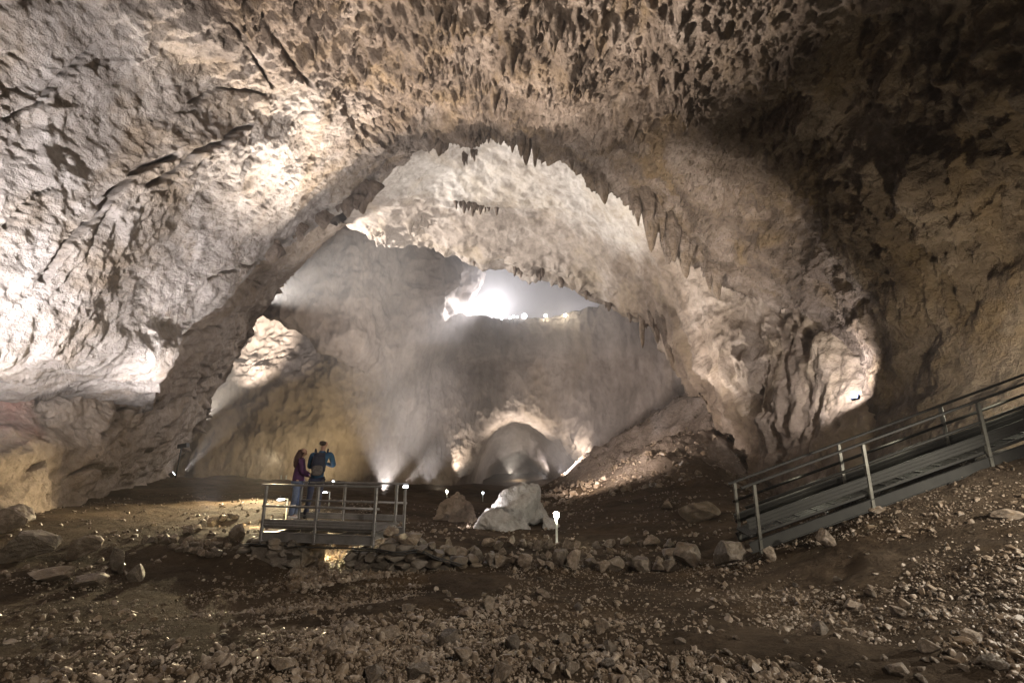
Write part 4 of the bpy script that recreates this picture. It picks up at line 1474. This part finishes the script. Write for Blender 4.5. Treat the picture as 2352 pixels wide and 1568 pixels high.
M_flare = light_mat("great_lamp_glass", (.93, .95, 1.0), 400)
t = thing("floodlight", "glaring floodlight on the misty balcony high in the far wall", "floodlight", P(1133, 706, 84.6))
b_ = np.array(t.location)
MB(b_).lathe(b_ - UP * 4.0, [(.16, -1.5), (.16, 3.2), (.3, 3.3), (.3, 3.5)], 10).build("mast", M_dark, t, True)
MB(b_).lathe(b_ + [0, .9, 0], [(.75, 0), (.95, .2), (.95, .7), (.6, .9)], 18, axis=(0, -1, 0)).build("housing", M_dark, t, True)
MB(b_).lathe(b_ + [0, 0, 0], [(.9, -.02), (.86, .06), (.3, .12)], 18, axis=(0, -1, -.05)).build("lens", M_flare, t, True)
for px, py, r_, lab in ((1152, 732, .16, "first and faintest small lamp right of the glaring floodlight"), (1171, 731, .14, "small lamp on the balcony edge between two others"),
                        (1179, 727, .2, "small lamp sending a thin beam up from the balcony"), (1188, 728, .16, "dim round lamp close left of the second brightest balcony lamp"),
                        (1204, 726, .42, "second brightest lamp on the balcony edge with a beam"), (1253, 725, .2, "lone yellowish lamp on the right half of the balcony"),
                        (1298, 724, .22, "last yellowish lamp at the rock corner of the balcony")):
    t = thing("balcony_lamp", lab, "lamp", P(px, py, 73.0), "lamps along the balcony edge")
    b_ = np.array(t.location)
    MB(b_).tube([b_ - UP * 1.2, b_ - UP * .1], .06, 6).build("pole", M_dark, t, True)
    MB(b_).lathe(b_ - UP * r_, [(r_ * .4, 0), (r_, r_ * .6), (r_, r_ * 1.4), (r_ * .4, r_ * 2)], 12).build("lamp_head", M_warm if px > 1230 else M_cool, t, True)

# ------------------------------------------------------------------ cables
pts = [ground_hit(548, 1258) + UP * .05, NL + dl * -.15 - UP * .33 - WV * .12, NL + dl * .6 - UP * .33 - WV * .12, NL + dl * 1.4 - UP * .34 - WV * .12, NR - UP * .32 - WV * .12, NR + dl * .5 - UP * .36 - WV * .1,
       P(960, 1262, 9.5), P(1000, 1278, 9.6), P(1035, 1288, 9.7), P(1060, 1296, 9.75)]
g_ = np.array(pts)
cab, _ = catmull_axis0(g_, [8] * (len(g_) - 1))
tag(MB().tube(cab, .014, 6).build("cable", M_cable, None, True), "black cable slung under the platform and down over the right stone wall", "cable")
cab2 = cab[28:] + np.array([.02, .03, -.05])
tag(MB().tube(cab2, .010, 6).build("cable", M_cable, None, True), "thinner second cable lying just below the first on the right stone wall", "cable")

# ------------------------------------------------------------------ boulders and stones with a place of their own
stone_px("boulder", "upright dark boulder at the left end of the platform", "boulder", 543, 1238, 40, 42, d=10.7)
stone_px("boulder", "flat dark stone wedged against the platform's left end", "boulder", 580, 1250, 48, 20, d=10.3)
stone_px("boulder", "dark blocky boulder right under the platform's right corner", "boulder", 893, 1238, 42, 34, d=9.75)
stone_px("boulder", "sloping dark slab of rock lying right of the platform", "boulder", 945, 1252, 70, 36, d=9.9)
stone_px("boulder", "tall pointed stone standing in the middle of the low wall", "boulder", 1028, 1280, 32, 40)
stone_px("boulder", "tall reddish boulder at the right end of the stone row", "boulder", 1588, 1302, 70, 62)
stone_px("boulder", "broad rough boulder under the foot of the ramp", "boulder", 1672, 1302, 84, 66)
stone_px("boulder", "long block leaning left against the tall reddish boulder", "boulder", 1540, 1290, 66, 32)
stone_px("boulder", "flat stone tucked behind the ramp's first post", "boulder", 1735, 1265, 46, 26)
stone_px("boulder", "reddish stone in front of the ramp's first post", "boulder", 1768, 1290, 34, 30)
stone_px("boulder", "flat pale stone wedged under the ramp's second post", "boulder", 2010, 1172, 56, 18)
stone_px("boulder", "pale jagged stone on the scree below the middle of the ramp", "boulder", 1900, 1258, 44, 40)
stone_px("boulder", "large blurred pale boulder on the scree at the right edge", "boulder", 2315, 1195, 60, 30, sink=.45)
stone_px("boulder", "broken stump of dark rock on the slope left of the ramp", "boulder", 1612, 1195, 84, 52)
stone_px("boulder", "dark block beside the path above the row of stones", "boulder", 1530, 1170, 30, 18)
for px, py, w, h, lab in ((60, 1290, 120, 80, "large pale blurred rock at the left edge of the cave floor"), (10, 1225, 90, 70, "brightly lit pale rock at the far left edge"),
                          (185, 1285, 80, 50, "grey rounded rock among the left edge rocks"), (262, 1320, 42, 70, "thin dark upright stone among the left edge rocks"),
                          (310, 1335, 40, 36, "small dark stone right of the thin upright one"), (120, 1335, 100, 36, "low dark rock in front of the left edge rocks"),
                          (215, 1345, 80, 36, "low rounded rock below the grey one at left")):
    stone_px("boulder", lab, "boulder", px, py, w, h)

# dark mound and pale boulder further in: faceted blocks
def hull_rock(name, label, base, blocks, mat, seed, amp=.10, freq=1.0, soft=3):
    """blocks of (px right, metres behind, px up) from the foot point, one hull each"""
    k = m_per_px(base)
    V, F, nv = [], [], 0
    for pts in blocks:
        bm = bmesh.new()
        for x, y, z in pts:
            bm.verts.new((x * k, y, z * k * .88))
        r = bmesh.ops.convex_hull(bm, input=bm.verts)
        bmesh.ops.delete(bm, geom=[e for e in r["geom_interior"] if isinstance(e, bmesh.types.BMVert)], context='VERTS')
        bmesh.ops.triangulate(bm, faces=bm.faces)
        for _ in range(5):
            bmesh.ops.subdivide_edges(bm, edges=bm.edges, cuts=1, use_grid_fill=True)
            bmesh.ops.triangulate(bm, faces=bm.faces)
            if len(bm.verts) > 20000:
                break
        for _ in range(soft):
            bmesh.ops.smooth_vert(bm, verts=bm.verts, factor=.5, use_axis_x=True, use_axis_y=True, use_axis_z=True)
        bm.normal_update()
        v = np.array([x.co[:] for x in bm.verts])
        n = np.array([x.normal[:] for x in bm.verts])
        F.append(np.array([[q.index for q in x.verts] for x in bm.faces]) + nv)
        bm.free()
        q = v + np.array(base)
        d = amp * 1.3 * fbm(q * freq, 4, seed) + amp * 1.1 * (ridged(q * freq * 1.3, 5, seed + 3) - .5) + amp * .35 * fbm(q * freq * 6, 3, seed + 5)
        V.append(v + n * d[:, None])
        nv += len(v)
    o = mesh_obj(name, np.concatenate(V), np.concatenate(F), mat)
    o.location = tuple(base)
    return tag(o, label, "boulder")


M_white = rock_mat("white_flowstone", (.40, .375, .36), (.54, .52, .51), (.64, .62, .62), .5, .55, 9, .8, (.27, .20, .145), .6)
hull_rock("flowstone_boulder", "large whitish boulder on the cave floor right of the platform", ground_hit(1172, 1218),
          [[(-50, 1.0, 10), (-46, .9, 50), (-20, .9, 86), (12, 1.2, 103), (58, 1.4, 105), (72, 1.5, 94), (84, 1.8, 60), (100, 1.8, 10), (20, .3, 0), (6, .35, 50), (44, .5, 70), (50, 3, 80), (-40, 2.5, 40), (90, 3, -10), (-50, 2.5, -10), (30, .4, 30)],
           [(-84, .2, -12), (-82, .1, 16), (-62, .0, 42), (-34, .2, 52), (0, .2, 44), (30, .3, 24), (52, .4, -12), (-10, -.35, -10), (-40, -.35, 14), (-6, -.2, 26), (-60, 1.6, -10), (40, 1.6, -10), (-50, 1.2, 40)],
           [(70, .5, -12), (78, .5, 20), (104, .8, 16), (124, .9, -12), (96, .2, -10), (100, 2, 10)]], M_white, 31, .16, .9)
hull_rock("rock_mound", "dark brown pointed rock mound left of the whitish boulder", ground_hit(1042, 1196),
          [[(-52, .3, -10), (-48, .2, 10), (-28, .5, 44), (-12, .8, 62), (2, .9, 68), (14, .9, 60), (30, .7, 36), (48, .5, 8), (50, .4, -12), (0, -.4, -8), (0, -.1, 30), (0, 2, 40), (-30, 2, -10), (35, 2, -10)]], M_left, 35, .22, 1.3, 2)

# low row of stones edging the path
rng = np.random.default_rng(41)
xs = 985
while xs < 1560:
    w = rng.uniform(22, 46)
    base = np.interp(xs, [985, 1100, 1250, 1400, 1560], [1284, 1294, 1302, 1312, 1308])
    stone_px("kerb_stone", "rough stone of the low row edging the path across the cave floor", "stone", xs, base + rng.uniform(-5, 5), w, w * rng.uniform(.7, 1.05), "stones of the low row along the path", sink=.15)
    if rng.uniform() < .75:
        w2 = rng.uniform(14, 28)
        stone_px("kerb_stone", "rough stone of the low row edging the path across the cave floor", "stone", xs + rng.uniform(-8, 10), base - rng.uniform(10, 20), w2, w2 * .85, "stones of the low row along the path", sink=.05)
    xs += w * .82
xs = 1120
while xs < 1345:
    w = rng.uniform(16, 32)
    stone_px("edging_stone", "ochre stone in the short row at the foot of the lamp post", "stone", xs, 1258 + rng.uniform(-4, 4), w, w * rng.uniform(.7, 1.0), "ochre stones at the foot of the lamp post", sink=.15)
    xs += w * .9
xs = 1370
while xs < 1560:
    w = rng.uniform(18, 40)
    stone_px("edging_stone", "dark stone of the sparse row behind the path", "stone", xs, 1256 + rng.uniform(-4, 4), w, w * rng.uniform(.5, .7), "dark stones behind the path", sink=.2)
    xs += w * rng.uniform(.8, 1.5)
for (a_, b_) in (((335, 1246), (520, 1262)), ((395, 1262), (500, 1284)), ((425, 1225), (540, 1190))):
    n = 13
    for i in range(n):
        t_ = i / (n - 1)
        w = rng.uniform(13, 30)
        stone_px("edging_stone", "small stone of the rows edging the sandy terrace left of the platform", "stone", a_[0] + (b_[0] - a_[0]) * t_, a_[1] + (b_[1] - a_[1]) * t_ + rng.uniform(-4, 4), w, w * .8, "stones edging the left terrace", sink=.15)

# loose stones of the foreground that can be told apart
hand = [(1030, 1478, 52, 38), (1065, 1520, 60, 42), (1180, 1488, 46, 40), (1218, 1500, 30, 26), (955, 1560, 66, 40), (1075, 1420, 44, 30), (1125, 1400, 40, 32), (900, 1470, 58, 36), (1232, 1545, 40, 44),
        (860, 1560, 60, 34), (1155, 1558, 48, 40), (1300, 1480, 40, 30), (1310, 1545, 38, 34), (1395, 1540, 36, 30), (1400, 1500, 34, 36), (1380, 1450, 44, 40), (1480, 1560, 40, 26),
        (1000, 1440, 40, 24), (800, 1448, 52, 26), (760, 1500, 48, 30), (640, 1540, 60, 34), (1545, 1538, 30, 36), (1560, 1480, 30, 20), (1330, 1405, 26, 22), (1250, 1370, 40, 22), (1960, 1400, 46, 26), (2000, 1372, 38, 22),
        (2060, 1410, 40, 22), (1890, 1455, 44, 28), (2130, 1500, 60, 30), (2230, 1470, 56, 28), (2060, 1550, 64, 34), (1830, 1545, 44, 30), (2290, 1540, 64, 32), (1730, 1530, 36, 30), (940, 1400, 40, 24), (1200, 1440, 30, 24)]
for px, py, w, h in hand:
    stone_px("loose_stone", "broken grey brown stone lying loose in the foreground scree", "stone", px, min(py, 1566), w, h, "loose stones of the foreground scree", sink=.45)
for i in range(170):
    px = rng.uniform(30, 2330)
    py = rng.uniform(1330, 1566)
    if px < 500 and py < 1470 or (1150 < px < 1750 and py < 1440 and rng.uniform() < .7):
        continue
    if px > 1850 and rng.uniform() < .4:
        py = rng.uniform(1200 + (2352 - px) * .2, 1566)
    w = rng.uniform(13, 27) * (.6 + .4 * (py - 1300) / 260)
    stone_px("loose_stone", "broken grey brown stone lying loose in the foreground scree", "stone", px, py, w, w * rng.uniform(.45, .8), "loose stones of the foreground scree", sink=.45)

# ------------------------------------------------------------------ scree and gravel
def gravel(n, rlo, rhi, alo, ahi, slo, shi, protos, tri, seed, power=1.0, mask=None):
    rng = np.random.default_rng(seed)
    a = np.radians(rng.uniform(alo, ahi, n))
    r = np.exp(rng.uniform(math.log(rlo), math.log(rhi), n))
    x, y = np.sin(a) * r, np.cos(a) * r
    p = np.stack([x, y, 0 * x], -1)
    dens = smooth(-.42, .22, perlin(p * .55, 601) + .5 * perlin(p * 1.7, 603))
    if mask is not None:
        dens = dens * mask(x, y)
    keep = rng.uniform(0, 1, n) < dens
    x, y = x[keep], y[keep]
    m = len(x)
    size = slo * (shi / slo) ** (rng.uniform(0, 1, m) ** 1.8)
    z = ground_z(x, y)
    pos = np.stack([x, y, z + size * .18], -1)
    return scatter_mesh(pos, size, protos, tri, rng)


def near_mask(x, y):
    px = project(np.stack([x, y, ground_base(x, y)], -1))
    u, w = px[:, 0], px[:, 1]
    m = np.ones(len(x))
    earth = smooth(1120, 1250, u) * (1 - smooth(1650, 1850, u)) * smooth(1300, 1330, w) * (1 - smooth(1440, 1530, w))
    m = m - .8 * earth
    path = smooth(250, 350, u) * (1 - smooth(620, 680, u)) * smooth(1255, 1275, w) * (1 - smooth(1320, 1345, w))
    m = m - .85 * path
    le = (1 - smooth(380, 520, u)) * smooth(1340, 1365, w) * (1 - smooth(1430, 1480, w))
    m = m - .8 * le
    m = np.maximum(m, 1.3 * smooth(1780, 1950, u) * smooth(1080, 1120, w))
    behind = smooth(985, 1000, u) * smooth(1245, 1262, w) * (1 - smooth(1280, 1295, w))
    return np.clip(m - .6 * behind, 0.16, 1.3)


parts = [gravel(24000, 2.2, 11.5, -58, 58, .014, .060, PROTO_MID, ICO[2][1], 71, mask=near_mask),
         gravel(120000, 2.0, 11.0, -58, 58, .007, .024, PROTO_LO, ICO[1][1], 72, mask=near_mask),
         gravel(5000, 9.4, 12.5, -24, -14, .03, .09, PROTO_MID, ICO[2][1], 73),
         gravel(3500, 11, 26, -46, 40, .03, .10, PROTO_LO, ICO[1][1], 74),
         gravel(2500, 24, 52, 3, 30, .06, .26, PROTO_MID, ICO[2][1], 75)]
nv, V, F = 0, [], []
for v_, f_ in parts:
    V.append(v_)
    F.append(f_ + nv)
    nv += len(v_)
gr = mesh_obj("gravel", np.concatenate(V), np.concatenate(F), M_gravel, smooth_shade=False)
tag(gr, "loose gravel and broken scree covering the cave floor", "gravel", kind="stuff")
print("gravel stones", sum(len(v_) for v_, _ in parts))

# ------------------------------------------------------------------ stalactites along the two arches
def stalactite(px, py_root, py_tip, wpx, d, label, group, seed, cluster=1, ext=.7):
    rng = np.random.default_rng(seed)
    root, tip = P(px, py_root, d), P(px, py_tip, d)
    k = m_per_px((root + tip) / 2)
    L = root[2] - tip[2]
    R = wpx * k * .72
    V, F, nv = [], [], 0
    n, m = 14, 22
    for c in range(cluster):
        l_ = L * (1 if c == 0 else rng.uniform(.45, .85))
        r_ = R * (1 if c == 0 else rng.uniform(.5, .8))
        ox, oy = (0, 0) if c == 0 else (rng.uniform(-1, 1) * R * 1.1, rng.uniform(-.6, .6) * R)
        t = np.linspace(0, 1, m)
        prof = r_ * (np.clip(1 - t, 0, 1) ** .62 * (1 - .25 * np.sin(t * rng.uniform(7, 11) + rng.uniform(0, 6)) * (1 - t)) + .02)
        a = np.linspace(0, 2 * math.pi, n, endpoint=False)
        T, A_ = np.meshgrid(t, a, indexing='ij')
        fl = 1 + .16 * np.sin(A_ * 4 + rng.uniform(0, 6)) + .12 * np.sin(A_ * 7 + T * 4)
        rr = prof[:, None] * fl
        x = rr * np.cos(A_) + ox + .12 * R * np.sin(T * 5 + seed)
        y = rr * np.sin(A_) + oy
        z = L * .45 * (1 - T) ** 3 - l_ * T + L * 0
        z = ext * L - (l_ + ext * L) * T
        v = np.stack([x, y, z], -1).reshape(-1, 3)
        v = v * (1 + .0 * v)
        v[:, :2] += (.18 * R * np.stack([fbm(v * (1.6 / R) * .35, 2, seed), fbm(v * (1.6 / R) * .35 + 5, 2, seed)], -1))
        V.append(v)
        f = []
        for i in range(m - 1):
            for q in range(n):
                f.append((i * n + q + nv, i * n + (q + 1) % n + nv, (i + 1) * n + (q + 1) % n + nv, (i + 1) * n + q + nv))
        F += f
        nv += len(v)
    o = mesh_obj("stalactite", np.concatenate(V), np.array(F), M_ceiling)
    o.location = tuple(root)
    return tag(o, label, "stalactite", group)


for i, (a_, b_, c_, w, d, cl, lab) in enumerate([
        (838, 448, 492, 34, 26.3, 4, "brown flowstone boss under the left corner of the near arch"),
        (800, 470, 500, 26, 25.8, 4, "second brown flowstone boss under the left slab's edge"),
        (742, 502, 528, 30, 24.6, 3, "knobbly brown flowstone boss midway down the left slab's edge"),
        (690, 530, 556, 22, 23.6, 2, "low brown flowstone boss on the left slab's edge"),
        (622, 575, 604, 40, 22.2, 4, "lowest brown flowstone boss on the left slab's edge")]):
    stalactite(a_, b_, c_, w, d, lab, "flowstone bosses along the left slab's edge", 780 + i, cl, .5)

G1 = "stalactites along the lip of the near arch"
for i, (a_, b_, c_, w, d, cl) in enumerate([(1048, 458, 482, 12, 38.4, 4), (1066, 462, 492, 14, 38.4, 5), (1086, 462, 498, 15, 38.4, 5), (1104, 464, 494, 14, 38.5, 5),
                                             (1124, 462, 486, 12, 38.6, 4), (1142, 470, 496, 12, 38.6, 4), (1090, 352, 372, 10, 32.6, 4), (1066, 368, 382, 8, 33.0, 3)]):
    stalactite(a_, b_, c_, w, d, "small brown stalactite of the clusters on the pale inner vault", "stalactite clusters on the pale inner vault", 800 + i, cl, 1.2)

G2 = "stalactites along the lip of the inner arch"
for i, (a_, b_, c_, w, d, cl, lab) in enumerate([
        (1008, 322, 360, 24, 25.6, 2, "lone thick stalactite at the left end of the near arch's lip"),
        (1205, 306, 380, 30, 24.6, 3, "longest twin stalactite at the crown of the near arch"),
        (1228, 310, 385, 22, 24.8, 2, "dark pointed stalactite right of the longest one"),
        (1178, 308, 352, 15, 24.8, 1, "slim stalactite left of the longest one"),
        (1152, 305, 334, 22, 25.0, 2, "stubby stalactite at the crown left of the slim one"),
        (1312, 345, 392, 22, 25.0, 2, "stalactite midway down the right side of the near arch"),
        (1268, 340, 362, 12, 25.0, 1, None), (1384, 415, 470, 30, 25.4, 4, None), 
        (1462, 470, 520, 18, 25.6, 2, None), (1492, 490, 580, 34, 25.6, 4, None), (1572, 555, 640, 40, 26.0, 5, None), (1645, 620, 690, 30, 26.0, 3, None),
        (1060, 318, 332, 8, 25.8, 1, None), (1082, 318, 330, 7, 25.8, 1, None), (1100, 318, 334, 8, 25.6, 1, None), (1122, 316, 330, 7, 25.5, 1, None)]):
    stalactite(a_, b_, c_, w, d, lab or "dark stalactite hanging from the lip of the near arch", G1, 700 + i, cl)
for i, (a_, b_, c_, w, d, cl, lab) in enumerate([
        (1182, 618, 636, 12, 47.5, 2, "left one of a close pair of stalactites over the bright balcony"), (1197, 620, 638, 12, 47.5, 2, "right one of a close pair of stalactites over the bright balcony"),
        (1090, 596, 612, 12, 47.6, 1, None), (1240, 634, 646, 14, 47, 2, None), (1290, 648, 662, 12, 46.6, 1, None), (1345, 672, 690, 14, 46, 2, None), (1398, 698, 716, 18, 45, 2, None),
        (1473, 722, 800, 24, 41.5, 3, "long hanging drapery at the right end of the inner arch"), (1448, 718, 742, 16, 43, 2, None), (1508, 745, 790, 22, 39.5, 3, None),
        (1540, 780, 852, 34, 37, 3, "thick hanging drapery beside the ribbed column"), (1562, 790, 836, 24, 36, 3, None)]):
    stalactite(a_, b_, c_, w, d, lab or "small stalactite hanging from the lip of the inner arch", G2, 740 + i, cl, 1.8)

# ------------------------------------------------------------------ cave mist
def box_mesh(name, lo, hi, mat):
    v = np.array([(x, y, z) for x in (lo[0], hi[0]) for y in (lo[1], hi[1]) for z in (lo[2], hi[2])], float)
    f = np.array([(0, 1, 3, 2), (4, 6, 7, 5), (0, 4, 5, 1), (2, 3, 7, 6), (0, 2, 6, 4), (1, 5, 7, 3)])
    return mesh_obj(name, v, f, mat, smooth_shade=False)


mh = bpy.data.materials.new("mist")
mh.use_nodes = True
nt = mh.node_tree
for n in list(nt.nodes):
    nt.nodes.remove(n)
out = nt.nodes.new("ShaderNodeOutputMaterial")
pv = nt.nodes.new("ShaderNodeVolumePrincipled")
pv.inputs["Color"].default_value = (.93, .90, .95, 1)
pv.inputs["Density"].default_value = .0009
pv.inputs["Anisotropy"].default_value = .25
nt.links.new(pv.outputs[0], out.inputs["Volume"])
hz = box_mesh("haze", (-90, -20, -40), (90, 150, 75), mh)
hz["kind"] = "stuff"

mu = mh.copy()
mu.name = "dense_mist"
mu.node_tree.nodes["Principled Volume"].inputs["Density"].default_value = .016
mu.node_tree.nodes["Principled Volume"].inputs["Color"].default_value = (.96, .92, .94, 1)
ms = box_mesh("mist", (-34, 58, CZ + 13.5), (52, 128, CZ + 65), mu)
ms["kind"] = "stuff"

mf = mh.copy()
mf.name = "far_mist"
mf.node_tree.nodes["Principled Volume"].inputs["Color"].default_value = (.97, .92, .87, 1)
mf.node_tree.nodes["Principled Volume"].inputs["Density"].default_value = .0048
ms = box_mesh("mist", (-62, 47, CZ - 14), (60, 129, CZ + 66), mf)
ms["kind"] = "stuff"

ms = box_mesh("mist", (-62, 33, CZ - 14), (-9, 46.98, CZ + 22), mf)
ms["kind"] = "stuff"
